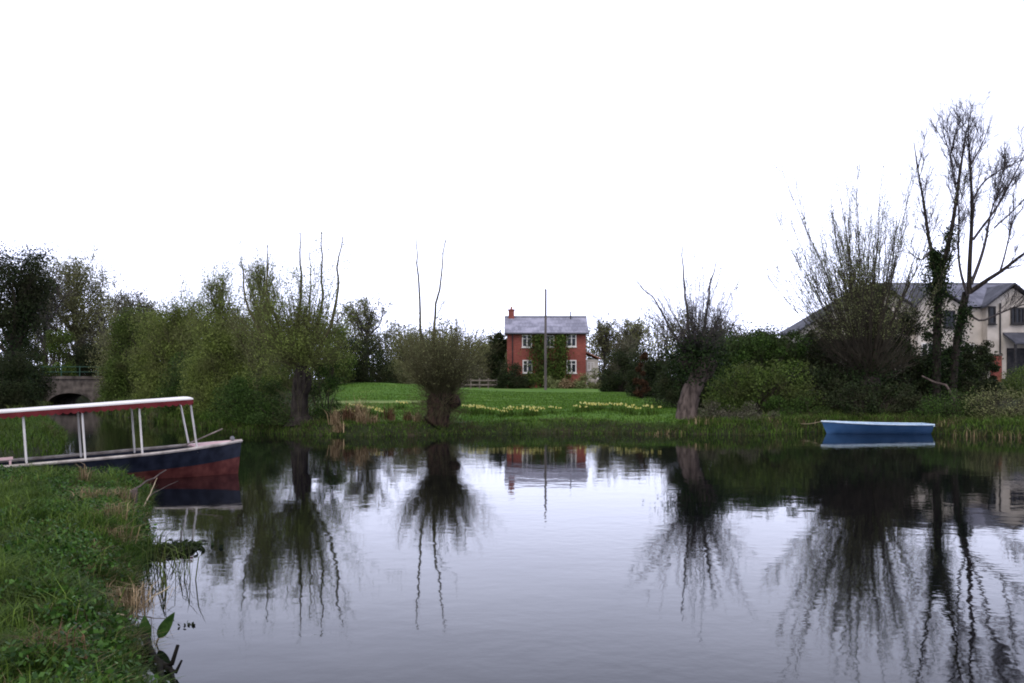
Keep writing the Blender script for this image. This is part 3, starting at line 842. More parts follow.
def ddeck(u0, u1, zf, name, m, inset=.03):
    b = MB(); uu = np.linspace(u0, u1, 8); v = []
    for u in uu:
        B_ = max(.006, dbeam(u) - inset); z = zf(u); v += [(u + drake(u, z), -B_, z), (u + drake(u, z), B_, z), (u + drake(u, z), -B_, z - .025), (u + drake(u, z), B_, z - .025)]
    q = []
    for i in range(len(uu) - 1):
        a = i * 4; c = a + 4
        q += [[a, c, c + 1, a + 1], [a + 2, a + 3, c + 3, c + 2], [a, a + 2, c + 2, c], [a + 1, c + 1, c + 3, a + 3]]
    q += [[0, 1, 3, 2], [28, 30, 31, 29]]
    b.quads(v, q); b.build(name, m, ding)
ddeck(.05, LD * .8, lambda u: .05, 'floor', M['dinghy_in'], .34)
ddeck(LD * .79, LD - .03, lambda u: dsheer(u) + .03, 'foredeck', M['dinghy_rim'])
ddeck(.05, .5, lambda u: .27, 'stern_seat', M['dinghy_in'], .12)
ddeck(LD * .45, LD * .45 + .26, lambda u: .27, 'thwart', M['wood_old'], .12)

# ------------------------------------------------------------------ plants: builders
def wood(b, pts, r, k=4, m=0):
    v, q = tubes(pts, r, k); b.quads(v, q, m)

def fit(blocks, hw, h, q=98):
    """scale several point blocks (about the base at 0,0,0) to a half width and a height"""
    allp = np.concatenate([x.reshape(-1, 3) for x in blocks])
    top = np.percentile(allp[:, 2], 99)
    cx = (np.percentile(allp[:, 0], 3) + np.percentile(allp[:, 0], 97)) / 2
    blocks = [x - np.clip(x[..., 2:3] / top, 0, 1) ** .7 * np.array([cx, 0, 0]) for x in blocks]
    allp = np.concatenate([x.reshape(-1, 3) for x in blocks])
    sx = hw / (np.percentile(np.abs(allp[:, 0]), q) + 1e-6); sy = hw / (np.percentile(np.abs(allp[:, 1]), q) + 1e-6)
    sz = h / np.percentile(allp[:, 2], 99.9)
    return [x * np.array([sx, sy, sz]) for x in blocks]

def shrub(name, label, cat, px, Y, hwpx, ytop, leaf_m, twig_m='twig', cover=3.2, depth=.8, bare=0, barelen=.25, group=None, lump=.22, clumps=None, leaf=None, flat=.35, boxy=1.0):
    x = X(px, Y); z0 = g1(x, Y) - .05
    rx = hwpx * Y / F; ry = rx * depth; h = Z(ytop, Y) - z0
    t = empty(name, (x, Y, z0), label, cat, group)
    k = clumps or int(np.clip(14 * (rx * h) ** .6, 14, 130))
    d = rdirs(k); d[:, 2] = np.abs(d[:, 2]); d = np.sign(d) * np.abs(d) ** boxy; rad = RNG.uniform(.35, 1, k) ** .5
    c = d * rad[:, None]
    low = RNG.random(k) < flat; c[low, 2] *= .4; c[low, :2] = unit(c[low, :2]) * RNG.uniform(.6, .98, low.sum())[:, None]
    jit = RNG.uniform(.80, 1.12, k)[:, None]
    c = c * jit * np.array([rx * .86, ry * .86, h * .9])
    c[:, 2] = np.maximum(c[:, 2], .12 * h * RNG.uniform(.3, 1, k))
    lf = leaf or max(.05, Y * .0014)
    n = int(np.clip(cover * (math.pi / 2 * rx * h) / (lf * lf * .62 * .3), 500, 90000))
    ci = RNG.integers(0, k, n)
    sg = RNG.uniform(.5, 1.25, k)[ci][:, None] * lump
    q = RNG.normal(size=(n, 3)); qn = np.linalg.norm(q, axis=1, keepdims=True); q = q / qn * np.minimum(qn, 1.9) * sg * np.array([[min(rx, h), min(ry, h), min(rx, h) * .85]])
    C = c[ci] + q
    C[:, 2] = np.abs(C[:, 2]) + .03
    fs = np.array([rx / np.percentile(np.abs(C[:, 0]), 95), ry / np.percentile(np.abs(C[:, 1]), 95), h / np.percentile(C[:, 2], 98.5)])
    C = C * fs; c = c * fs
    mz = np.bincount(ci, C[:, 2], k) / np.maximum(np.bincount(ci, minlength=k), 1)
    drop = np.maximum(0, mz - h * RNG.uniform(.72, .93, k))
    C[:, 2] = np.maximum(C[:, 2] - drop[ci], .03); c[:, 2] -= drop
    b = MB(); leaf_quads(b, C, lf * 1.15, lf * .7); b.build('foliage', M[leaf_m], t)
    # stems: from the base to every clump, with side twigs that run past the leaves
    b = MB()
    s0 = np.stack([RNG.normal(0, rx * .16, k), RNG.normal(0, ry * .16, k), np.zeros(k)], 1)
    e = c - s0; e[:, 2] *= .6
    st = np.linspace(0, 1, 6)[None, :, None]
    pts = s0[:, None] + e[:, None] * st; pts[:, :, 2] += c[:, None, 2] * .4 * st[..., 0] ** 1.6
    pts += RNG.normal(0, .02 * h, pts.shape) * (st > 0)
    r0 = max(.012, .008 * h)
    wood(b, pts, taper(k, 6, r0 * RNG.uniform(.7, 1.6, k), max(.006, Y * .0001)), 4)
    nk = k * 6
    p, dd, _, _ = kids(pts, nk, .5, 1, (32, 14), .25)
    wood(b, grow(p, dd, RNG.uniform(.1, .26, nk) * min(h, 2 * rx), 4, .14, .05), taper(nk, 5, Y * .00014, Y * .00006), 3)
    if bare:
        p, dd, _, _ = kids(pts, bare, .5, 1, (15, 10), .9)
        bp_ = grow(p, dd, RNG.uniform(.5, 1.1, bare) * barelen * h, 6, .1, .06)
        wood(b, bp_, taper(bare, 7, Y * .00030, Y * .00009), 4)
        p, dd, _, _ = kids(bp_, bare * 5, .2, 1, (38, 14), .2)
        wood(b, grow(p, dd, RNG.uniform(.08, .3, bare * 5) * barelen * h, 4, .15), taper(bare * 5, 5, Y * .00013, Y * .00006), 3)
    b.build('stem', M[twig_m], t)
    return t

def tree(name, label, cat, px, Y, hwpx, ytop, leaf_m, leaves=4000, twig_m='twig', trunk_h=.35, ang=34, n1=14, n2=110, n3=900, up=.08, group=None, leaf=None, r0=None, ivy=0, jitter=.12, bark='bark'):
    x = X(px, Y); z0 = g1(x, Y) - .1
    hw = hwpx * Y / F; h = Z(ytop, Y) - z0
    t = empty(name, (x, Y, z0), label, cat, group)
    r0 = r0 or .022 * h + .05
    tr = grow(np.zeros((1, 3)), [[RNG.normal(0, .05), RNG.normal(0, .05), 1]], [h * .8], 8, .05, .05)
    p, d, _, tt = kids(tr, n1, trunk_h, 1, (ang, 9), .15)
    l1 = grow(p, d, h * RNG.uniform(.38, .62, n1) * (1.15 - .55 * tt), 6, .12, up)
    p, d, _, _ = kids(l1, n2, .2, 1, (36, 12), .12)
    l2 = grow(p, d, h * RNG.uniform(.13, .26, n2), 5, .13, up)
    p, d, _, _ = kids(l2, n3, .15, 1, (38, 14), .08)
    l3 = grow(p, d, h * RNG.uniform(.05, .13, n3), 4, .15, up * .5)
    tr, l1, l2, l3 = fit([tr, l1, l2, l3], hw, h)
    b = MB(); tp = taper(1, 9, r0, r0 * .25); tp[:, 0] *= 1.35; wood(b, tr, tp, 10); b.build('trunk', M[bark], t)
    b = MB(); rt = max(.006, Y * .00011)
    wood(b, l1, taper(n1, 7, r0 * .42, rt * 2.4), 6); wood(b, l2, taper(n2, 6, rt * 2.6, rt * 1.2), 4); wood(b, l3, taper(n3, 5, rt * 1.1, rt * .5), 3)
    b.build('crown', M[twig_m], t)
    if leaves:
        lf = leaf or max(.05, Y * .0016)
        i = RNG.integers(0, n3, leaves); k = RNG.integers(1, 5, leaves)
        C = l3[i, k] + RNG.normal(0, jitter * hw * .35 + .03, (leaves, 3))
        b = MB(); leaf_quads(b, C, lf * 1.2, lf * .7); b.build('foliage', M[leaf_m], t)
    if ivy:
        i = RNG.integers(0, 7, ivy); f = RNG.random((ivy, 1))
        C = tr[0, i] * (1 - f) + tr[0, i + 1] * f + RNG.normal(0, r0 * 2.2, (ivy, 3)); C = C[C[:, 2] > .1]
        b = MB(); leaf_quads(b, C, .12, .09); b.build('ivy', M['ivy'], t)
    return t

def bumpy_tube(b, pts, r, k=16, amp=.12, sub=5):
    pts = np.asarray(pts, float); r = np.asarray(r, float)
    s = np.linspace(0, len(pts) - 1, (len(pts) - 1) * sub + 1)
    P_ = np.stack([np.interp(s, np.arange(len(pts)), pts[:, i]) for i in range(3)], 1); R_ = np.interp(s, np.arange(len(pts)), r)
    v, q = tubes(P_[None], R_[None], k)
    v = v.reshape(len(P_), k, 3); c = P_[:, None]
    a = np.arange(k) / k * 2 * np.pi
    ph = RNG.uniform(0, 6, 6)
    n = np.sin(3 * a[None] + ph[0] + s[:, None] * .7) * .5 + np.sin(5 * a[None] + ph[1] - s[:, None] * 1.1) * .35 + np.sin(2 * a[None] + s[:, None] * 2.3 + ph[2]) * .4 + RNG.normal(0, .25, (len(s), k))
    v = c + (v - c) * (1 + amp * n)[..., None]
    b.quads(v.reshape(-1, 3), q)
    b.poly(v[-1])

def fan(n, head, hr, cone, Lr, upbias=.06, wobb=.06, nseg=7, az=None, power=.7):
    """rods that leave a pollard head in an upward fan"""
    th = np.radians(cone) * RNG.random(n) ** power
    a = RNG.uniform(0, 2 * np.pi, n) if az is None else np.radians(RNG.uniform(az[0], az[1], n))
    d = np.stack([np.sin(th) * np.cos(a), np.sin(th) * np.sin(a), np.cos(th)], 1)
    s = np.array(head) + d * hr * RNG.uniform(.3, 1, n)[:, None]
    L = RNG.uniform(*Lr, n) * (.72 + .4 * np.abs(np.sin(1.5 * a + RNG.uniform(0, 6))))
    return grow(s, d, L, nseg, wobb, upbias)

def pollard(name, label, px, Y, trunk, head, hr, fans, twig_m='twig', bark='bark', leaf=None, nk=6, klen=(.3, 1.0), rmin=None, suckers=0, extra=None, burrs=(), kt=.2, kang=(30, 12), core=0, ivy=0):
    """trunk: (px, py, radius); head: (px, py); fans: tuples of fan() arguments plus a base radius"""
    x = X(px, Y); z0 = g1(x, Y) - .1
    t = empty(name, (x, Y, z0), label, 'tree')
    o = np.array([x, Y, z0])
    b = MB(); tp = [np.array(P(a, c, Y)) - o for a, c, _ in trunk]; tp[0][2] = 0
    bumpy_tube(b, tp, [q[2] for q in trunk])
    H = np.array(P(head[0], head[1], Y)) - o
    for a, c, rr, dy in burrs:
        q = np.array(P(a, c, Y)) - o; q[1] += dy
        bumpy_tube(b, [q - [0, 0, rr], q - [0, 0, rr * .6], q, q + [0, 0, rr * .6], q + [0, 0, rr * .95]], [rr * .35, rr * .85, rr, rr * .8, rr * .3], 12, .16, 2)
    b.build('trunk', M[bark], t, True)
    b = MB(); rm = rmin or Y * .00009
    tips = []
    for n, cone, Lr, rb, kw in fans:
        f = fan(n, H, hr, cone, Lr, **kw)
        L = np.linalg.norm(f[:, -1] - f[:, 0], axis=1)
        wood(b, f, taper(n, f.shape[1], rb * (.5 + .5 * L / L.max()), rm), 5 if rb > .02 else 3)
        if nk and Lr[1] > 1.2:
            m_ = int(n * nk)
            p, d, _, _ = kids(f, m_, kt, 1, kang, .15)
            k = grow(p, d, RNG.uniform(*klen, m_), 5, .1, .07)
            wood(b, k, taper(m_, 6, rm * 1.5, rm * .6), 3)
            tips += [k, f[:, -6:]]
    if extra:
        for pts, r in extra:
            q = np.array([np.array(P(a, c, Y)) - o + [0, RNG.normal(0, .12), 0] for a, c in pts])
            s = np.linspace(0, len(q) - 1, 12); q = np.stack([np.interp(s, np.arange(len(q)), q[:, i]) for i in range(3)], 1)
            q[1:-1] += RNG.normal(0, .02, (10, 3))
            wood(b, q[None], taper(1, 12, r, r * .22), 6)
            p, d, _, _ = kids(q[None], 12, .3, 1, (35, 10), .3)
            k = grow(p, d, RNG.uniform(.12, .6, 12), 5, .1, .06); wood(b, k, taper(12, 6, rm * 1.4, rm * .6), 3); tips.append(k)
    if suckers:
        TP = np.array(tp); u = RNG.random(suckers) * (len(TP) - 1.01); i = u.astype(int); fr = (u - i)[:, None]
        s0 = TP[i] * (1 - fr) + TP[i + 1] * fr; a = RNG.uniform(0, 2 * np.pi, suckers)
        dd = np.stack([np.cos(a), np.sin(a), RNG.uniform(.2, 1.6, suckers)], 1)
        s0 = s0 + dd * [1, 1, 0] * trunk[1][2] * .8
        k = grow(s0, dd, RNG.uniform(.35, 1.3, suckers), 6, .1, .12); wood(b, k, taper(suckers, 7, .009, rm), 3)
        p, d, _, _ = kids(k, suckers * 2, .3, 1, (35, 12), .15); wood(b, grow(p, d, RNG.uniform(.12, .4, suckers * 2), 4, .12), taper(suckers * 2, 5, rm * 1.3, rm * .6), 3)
    b.build('crown', M[twig_m], t)
    if leaf:
        mt, n, size, jit, zlo = leaf
        C = np.concatenate([k[:, 2:].reshape(-1, 3) for k in tips])
        C = C[C[:, 2] > zlo]
        C = C[RNG.integers(0, len(C), n)] + RNG.normal(0, jit, (n, 3))
        b = MB(); leaf_quads(b, C, size * 1.25, size * .6); b.build('foliage', M[mt], t)
    if core:
        C = H + RNG.normal(size=(core, 3)) * hr * np.array([1.15, 1.1, .95]) * .75
        b = MB(); leaf_quads(b, C, .1, .075); b.build('ivy', M['ivy'], t)
    return t

# ------------------------------------------------------------------ trees that stand on the banks
pollard('pollard_willow', 'stout pollard willow with a round ball of twigs and two tall bare poles', 438, 36.0,
        [(437, 434, .62), (436, 427, .46), (438, 415, .42), (440, 404, .45), (441, 396, .42), (441, 388, .3)], (441, 402), .62,
        [(420, 130, (.3, .9), .009, dict(upbias=.03, wobb=.12)), (680, 52, (.9, 2.6), .010, dict(upbias=.02, wobb=.07)), (200, 50, (1.4, 2.7), .016, dict(upbias=.05, wobb=.08)), (30, 40, (1.6, 2.5), .022, dict(upbias=.05))],
        twig_m='twig_olive', bark='bark_red', suckers=210, nk=2, klen=(.2, .6), leaf=('olive', 6500, .045, .05, .9), burrs=((454, 401, .27, -.1),), core=0,
        extra=[([(430, 380), (421, 335), (419, 290), (418, 262), (416, 238)], .055), ([(436, 380), (433, 340), (436, 310), (442, 275), (446, 238)], .065), ([(436, 318), (443, 304), (457, 290)], .022), ([(460, 385), (466, 350), (463, 318)], .03), ([(409, 372), (402, 345), (398, 325)], .025)])

pollard('pollard_willow', 'leaning pollard willow with a pale bare trunk beside the daffodil lawn', 690, 38.0,
        [(687, 418, .5), (688, 410, .40), (691, 394, .34), (698, 378, .36), (703, 368, .46), (700, 357, .4)], (697, 358), .62,
        [(140, 100, (.4, 1.0), .009, dict(upbias=.03, wobb=.1)), (150, 62, (1.0, 2.9), .010, dict(upbias=.02, wobb=.07)), (44, 50, (2.4, 4.4), .019, dict(upbias=.03, wobb=.06))],
        twig_m='twig_grey', bark='bark_grey', nk=6, klen=(.2, .7), leaf=('greybrown', 5000, .045, .04, 1.5), core=4800, burrs=((706, 366, .4, 0), (690, 362, .42, .15)),
        extra=[([(692, 355), (688, 318), (684, 285), (682, 246)], .07), ([(700, 355), (706, 310), (712, 282), (716, 262)], .055), ([(690, 358), (672, 330), (655, 300), (640, 285)], .055)])

pollard('crack_willow', 'tall many stemmed willow fanning up above the moored blue dinghy', 866, 43.0,
        [(864, 428, .55), (865, 412, .42), (866, 396, .45), (868, 384, .55), (868, 376, .4)], (868, 380), .7,
        [(60, 75, (.8, 2.4), .014, dict(upbias=.03, wobb=.09)), (60, 50, (3.0, 6.4), .026, dict(upbias=.045, wobb=.05)), (52, 34, (5.4, 8.6), .036, dict(upbias=.035, wobb=.045)), (44, 50, (3.6, 6.8), .027, dict(upbias=.075, wobb=.06, az=(115, 245)))],
        twig_m='twig', bark='bark', suckers=90, nk=14, klen=(.4, 1.4), kt=.42, kang=(26, 10), leaf=('pale', 24000, .055, .09, 3.2), core=2000, rmin=.006)

pollard('crack_willow', 'tall willow with olive leaves and bare upright stems at the lawn edge', 299, 36.5,
        [(300, 430, .6), (299, 415, .33), (300, 395, .28), (302, 382, .34), (303, 374, .33), (303, 366, .2)], (302, 368), .55,
        [(90, 100, (.6, 1.8), .009, dict(upbias=.02, wobb=.1)), (40, 40, (2.0, 4.0), .024, dict(upbias=.05, wobb=.09)), (40, 62, (1.8, 4.3), .024, dict(upbias=.06, wobb=.09, az=(110, 250)))],
        twig_m='twig_olive', bark='bark', suckers=90, nk=12, klen=(.3, 1.1), leaf=('fresh', 24000, .055, .13, .8),
        extra=[([(302, 368), (300, 330), (302, 290), (300, 262), (300, 232)], .075), ([(306, 368), (316, 335), (324, 300), (320, 265), (322, 231)], .075), ([(310, 366), (330, 330), (339, 295), (337, 265), (342, 236)], .075),
               ([(296, 366), (280, 330), (268, 300), (266, 268), (268, 246)], .06), ([(292, 366), (262, 335), (246, 305), (240, 270), (241, 256)], .06), ([(305, 366), (308, 320), (312, 280), (309, 250)], .05)])

# the tall bare tree with ivied stems
TY = 45.0
tx, tg = X(948, TY), g1(X(948, TY), TY) - .1
bare = empty('bare_ash', (tx, TY, tg), 'tallest bare tree with ivy clad twin stems before the cream house', 'tree')
limbs = [  # (pixel polyline, r0, r1, depth drift at the tip)
    ([(936, 392), (937, 340), (938, 300), (938, 272)], .26, .2, 0), ([(938, 274), (932, 250), (928, 205), (924, 175), (921, 138)], .14, .02, .8),
    ([(938, 276), (945, 262), (952, 222), (956, 186), (958, 165), (961, 140), (965, 118)], .17, .015, -.5),
    ([(952, 392), (957, 345), (964, 312), (969, 292)], .24, .19, .3), ([(969, 294), (969, 262), (973, 225), (973, 190), (971, 160), (969, 135), (971, 116)], .15, .015, .2),
    ([(968, 296), (961, 275), (960, 252), (964, 228), (966, 200), (961, 170), (956, 135)], .09, .012, 1.0),
    ([(970, 292), (984, 281), (999, 272), (1012, 257), (1026, 248), (1050, 244)], .14, .03, -1.2), ([(971, 284), (984, 258), (993, 232), (998, 214), (1010, 190), (1024, 172)], .11, .015, 1.6),
    ([(973, 240), (983, 224), (996, 205), (1004, 180), (1012, 160), (1016, 140)], .08, .012, -1.5), ([(973, 200), (984, 181), (1006, 166), (1024, 160), (1040, 150)], .06, .012, 1.0),
    ([(966, 308), (976, 326), (996, 312), (1012, 306), (1030, 300)], .07, .015, -1.4), ([(994, 228), (1008, 214), (1022, 196), (1040, 190)], .05, .012, -1.0), ([(956, 184), (948, 165), (943, 145)], .05, .012, -.8),
    ([(932, 248), (920, 285 - 22), (908, 254), (900, 250)], .05, .012, -.6), ([(958, 168), (952, 148), (955, 118)], .045, .01, .5), ([(971, 165), (980, 145), (986, 118)], .05, .01, -.7), ([(1000, 271), (1010, 240), (1018, 215), (1030, 205)], .06, .012, .6)]
bt, bc = MB(), MB(); allp = []
for pts, r0, r1, dr in limbs:
    r0 *= .8; r1 *= .9
    q = np.array([np.array(P(a, c, TY)) for a, c in pts]); q -= np.array([tx, TY, tg])
    s = np.linspace(0, len(q) - 1, 14); q = np.stack([np.interp(s, np.arange(len(q)), q[:, i]) for i in range(3)], 1)
    q[:, 1] += dr * np.linspace(0, 1, 14) ** 1.2
    q[1:-1] += RNG.normal(0, .02, (12, 3)) * (r0 < .16)
    for _ in range(3): q[1:-1] = .25 * q[:-2] + .5 * q[1:-1] + .25 * q[2:]
    if r0 >= .19: q[0, 2] = 0
    wood(bt if r0 >= .11 else bc, q[None], taper(1, 14, r0, r1), 8)
    if r0 < .155: allp.append(q)
A = np.stack(allp)
p, d, _, _ = kids(A, 420, .25, 1, (30, 9), .2); s1 = grow(p, d, RNG.uniform(.5, 2.5, 420), 6, .09, .09)
tipw = s1[:, -1] + np.array([tx, TY, tg]); tpx = 512 + F * tipw[:, 0] / tipw[:, 1]; tpy = HOR - F * (tipw[:, 2] - EYE) / tipw[:, 1]
ok_ = (tpy > 104 + np.maximum(0, 958 - tpx) * .55 + np.maximum(0, tpx - 985) * .7) & (tpx > 909)
s1 = s1[ok_][:200]; n1_ = len(s1)
p, d, _, _ = kids(s1, 1300, .15, 1, (34, 12), .12); s2 = grow(p, d, RNG.uniform(.2, .75, 1300), 5, .12, .05)
p, d, _, _ = kids(s2, 4200, .2, 1, (36, 12), .1); s3 = grow(p, d, RNG.uniform(.12, .42, 4200), 3, .15, .04)
wood(bc, s1, taper(n1_, 7, .017, .008), 4); wood(bc, s2, taper(1300, 6, .009, .006), 3); wood(bc, s3, taper(4200, 4, .007, .0045), 3)
bt.build('trunk', M['bark'], bare, True); bc.build('crown', M['twig_grey'], bare)
C = []
for pts, r0, zt in (([(936, 392), (938, 300), (938, 268)], .30, 1), ([(938, 276), (947, 258), (951, 228)], .15, 1), ([(952, 392), (960, 330), (966, 306)], .18, 1), ([(938, 270), (933, 252)], .15, 1)):
    q = np.array([np.array(P(a, c, TY)) for a, c in pts]) - np.array([tx, TY, tg]); k = 5200 if r0 > .28 else 1800
    u = RNG.random(k) * (len(q) - 1); i = np.minimum(u.astype(int), len(q) - 2); f = (u - i)[:, None]
    C.append(q[i] * (1 - f) + q[i + 1] * f + RNG.normal(0, r0, (k, 3)))
C = np.concatenate(C); C = C[C[:, 2] > .1]
b = MB(); leaf_quads(b, C, .10, .08); b.build('ivy', M['ivy'], bare)
i = RNG.integers(0, 4200, 2600); b = MB(); leaf_quads(b, s3[i, 3] + RNG.normal(0, .03, (2600, 3)), .05, .024); b.build('bud', M['greybrown'], bare)

# ------------------------------------------------------------------ trees and shrubs further off, each on its own
tree('ivied_tree', 'dark ivy smothered tree at the edge of the view past the boat roof', 'tree', 12, 52, 34, 246, 'dark', 17000, up=.1, ivy=3000, leaf=.11, jitter=.35)
tree('sallow', 'broad rounded tree of upright olive twigs behind the stone bridge', 'tree', 80, 95, 42, 250, 'olive', 17000, 'twig_olive', n1=26, n2=220, n3=1600, ang=22, up=.16, trunk_h=.15)
tree('alder', 'thin grey tree leaning over the ivy smothered tree near the bridge', 'tree', 44, 88, 24, 262, 'greybrown', 5000, 'twig_grey', n3=1100, ang=26, up=.12)
tree('alder', 'bare grey twiggy tree between the bridge tree and the green sallows', 'tree', 134, 86, 30, 285, 'greybrown', 5200, 'twig_grey', n3=1300, trunk_h=.2)
tree('alder', 'low brown twiggy tree behind the bridge railing', 'tree', 104, 92, 24, 296, 'greybrown', 6500, 'twig_grey', n3=1100, trunk_h=.15)
shrub('bramble', 'bright green bush growing over the near end of the bridge parapet', 'bush', 57, 84, 14, 326, 'midgreen')
shrub('yew_bush', 'dark evergreen bush filling the gap behind the bridge railing', 'bush', 92, 90, 22, 335, 'dark', cover=4)
shrub('yew_bush', 'dark evergreen bush crowding the bridge abutment below the ivied tree', 'bush', 18, 66, 24, 318, 'dark', cover=4)
shrub('laurel', 'low dark bush on the grass strip past the boat roof', 'bush', 4, 46, 26, 352, 'dark', cover=4)
shrub('sallow_bush', 'green sallow bush overhanging the channel next to the bridge', 'bush', 136, 64, 27, 308, 'midgreen', bare=20, barelen=.3, cover=4, clumps=80, boxy=.8)
shrub('sallow_bush', 'tall fresh green sallow in the middle of the channel bank', 'bush', 172, 54, 34, 302, 'fresh', bare=40, barelen=.3, cover=4, flat=.3, clumps=110, boxy=.8)
shrub('sallow_bush', 'fresh green sallow under the tall willow with bare upright stems', 'bush', 228, 44, 40, 312, 'fresh', bare=50, barelen=.45, cover=3.6, flat=.3, clumps=110, boxy=.8)
tree('goat_willow', 'feathery upright willow just behind the boat bow, tallest of the channel sallows', 'tree', 222, 45, 24, 262, 'fresh', 15000, 'twig_olive', n1=22, n2=200, n3=1500, ang=15, up=.2, trunk_h=.05, leaf=.06, r0=.11, jitter=.2)
tree('goat_willow', 'feathery upright willow midway between the boat bow and the bridge', 'tree', 176, 53, 26, 276, 'fresh', 14000, 'twig_olive', n1=22, n2=200, n3=1400, ang=16, up=.2, trunk_h=.05, leaf=.07, r0=.12, jitter=.2)
tree('goat_willow', 'feathery pale leaved willow leaning against the tall willow crown', 'tree', 254, 41, 24, 250, 'pale', 11000, 'twig_olive', n1=20, n2=190, n3=1500, ang=15, up=.2, trunk_h=.08, leaf=.055, r0=.1, jitter=.2)
tree('alder', 'brown budding tree rising between the bridge and the feathery willows', 'tree', 148, 66, 24, 290, 'greybrown', 7000, 'twig_grey', n1=18, n3=1200, ang=20, up=.16, trunk_h=.1)
shrub('sallow_bush', 'dull green sallow reaching over the water ahead of the boat bow', 'bush', 196, 46, 30, 352, 'hedge', cover=3)
shrub('sallow_bush', 'shady low sallow between the boat bow and the willow trunk', 'bush', 252, 38.6, 34, 372, 'hedge', cover=3)
shrub('sallow_bush', 'dark low bush with its foot in the channel beside the bridge', 'bush', 126, 71, 18, 356, 'hedge', cover=4)
shrub('tall_hedge', 'olive thicket behind the fresh green sallows, reaching to the bridge trees', 'bush', 160, 76, 50, 308, 'olive', bare=40, barelen=.2, cover=3.5, clumps=110, boxy=.75)
shrub('tall_hedge', 'dull green thicket behind the tall willow and its sallows', 'bush', 250, 72, 60, 318, 'midgreen', bare=40, barelen=.2, cover=3.5, clumps=110, boxy=.75)
shrub('bramble', 'low dark bramble thicket beside the tall willow trunk', 'bush', 276, 36.9, 30, 396, 'hedge', cover=2, bare=16, boxy=.7)
shrub('bramble', 'green bramble clump hiding the foot of the tall willow', 'bush', 326, 37.0, 17, 352, 'hedge', cover=1.3, bare=24, barelen=.3)

tree('hawthorn', 'bare topped hawthorn above the round dark holly beyond the lawn', 'tree', 366, 82, 28, 294, 'olive', 3800, 'twig_grey', n3=1000)
shrub('holly', 'round dark holly at the far end of the lawn near the tall willow', 'bush', 362, 78, 28, 336, 'dark', cover=3.6)
shrub('hawthorn_bush', 'olive green hawthorn between the dark holly and the twig ball pollard', 'bush', 408, 84, 28, 330, 'olive', bare=14, barelen=.2)
shrub('hawthorn_bush', 'low pale shrub in front of the olive hawthorn at the lawn end', 'bush', 392, 79, 18, 360, 'olive')
shrub('hawthorn_bush', 'grey green bush showing through the gap behind the tall willow stems', 'bush', 332, 74, 18, 318, 'midgreen', bare=14, barelen=.3, cover=2.4)
shrub('tall_hedge', 'wide grey green tree clump between the pollard and the cottage', 'bush', 458, 104, 54, 334, 'olive', bare=30, barelen=.12, cover=5, boxy=.6, clumps=110)
shrub('tall_hedge', 'pale brown hedge low behind the rail fence', 'bush', 470, 97, 24, 364, 'greybrown')
tree('cypress', 'narrow dark conifer close against the cottage chimney end', 'tree', 498, 97.5, 9, 333, 'dark', 16000, trunk_h=.05, n1=30, ang=25, up=.2, leaf=.16)
shrub('laurel', 'large dark laurel at the cottage corner below the chimney', 'bush', 511, 91, 15, 358, 'dark', cover=4)
shrub('garden_shrub', 'small grey green garden shrub under the lower cottage window', 'bush', 530, 91.5, 8, 373, 'midgreen')
shrub('garden_shrub', 'pale flowering shrub just beyond the pole by the cottage door', 'bush', 552, 91.5, 8, 377, 'pale')
shrub('garden_shrub', 'yellowish garden shrub in front of the cottage below the brick corner', 'bush', 584, 91, 9, 374, 'pale')
shrub('garden_shrub', 'buff low plant between the yellowish shrub and the pale flowering shrub', 'bush', 568, 91, 8, 379, 'buff')
shrub('garden_shrub', 'tall loose shrub with pale blossom in front of the white lean to', 'bush', 597, 90, 7, 368, 'olive')
tree('poplar', 'thin bare tree just past the cottage roof end', 'tree', 604, 108, 12, 312, 'olive', 2600, 'twig_grey', ang=20, up=.16, n3=800)
tree('poplar', 'bare brownish tree between the cottage and the leaning pollard', 'tree', 628, 106, 20, 316, 'olive', 4000, 'twig_grey', ang=22, up=.16, n3=1100)
shrub('tall_hedge', 'brown green hedge bank behind the lean to of the cottage', 'bush', 626, 100, 26, 336, 'greybrown', cover=3.4)
shrub('laurel', 'rounded dark laurel closing the lawn beside the cottage lean to', 'bush', 622, 78, 18, 350, 'dark', cover=4)
shrub('laurel', 'dark laurel with bronze neighbours behind the leaning pollard', 'bush', 652, 64, 24, 346, 'dark', cover=4)
shrub('photinia', 'small bronze leaved shrub in the dark laurels', 'bush', 641, 60, 7, 349, 'bronze', flat=.1)
shrub('holly', 'dark holly hugging the shady side of the leaning pollard trunk', 'bush', 684, 46, 26, 348, 'dark', cover=4)
tree('hawthorn', 'small bare twiggy tree peeping over the bright hedge', 'tree', 722, 62, 20, 300, 'greybrown', 1500, 'twig_grey', n3=700)
shrub('field_hedge', 'bright green thorn hedge between the leaning pollard and the big willow', 'hedge', 734, 48, 46, 326, 'hedge', cover=5, bare=14, barelen=.1, lump=.12, clumps=230, leaf=.1, boxy=.55)
shrub('field_hedge', 'rounded green hedge running up to the end gable of the cream house', 'hedge', 790, 50, 50, 325, 'dark', cover=5, bare=14, barelen=.1, lump=.12, clumps=230, leaf=.1, boxy=.55)
shrub('field_hedge', 'flat topped mid green hedge filling between the two rounded thorn hedges', 'hedge', 764, 46, 36, 327, 'hedge', cover=5, bare=12, barelen=.1, lump=.12, clumps=200, leaf=.09, boxy=.5)
shrub('bramble', 'lighter green bramble mound in front of the bright thorn hedge', 'bush', 760, 42, 48, 360, 'midgreen', cover=3.6, lump=.11, clumps=150, leaf=.09, boxy=.7)
shrub('bramble', 'leafy bramble mound touching the trunk of the big willow', 'bush', 818, 43, 40, 364, 'dark', cover=4, lump=.11, clumps=130, leaf=.09, boxy=.7)
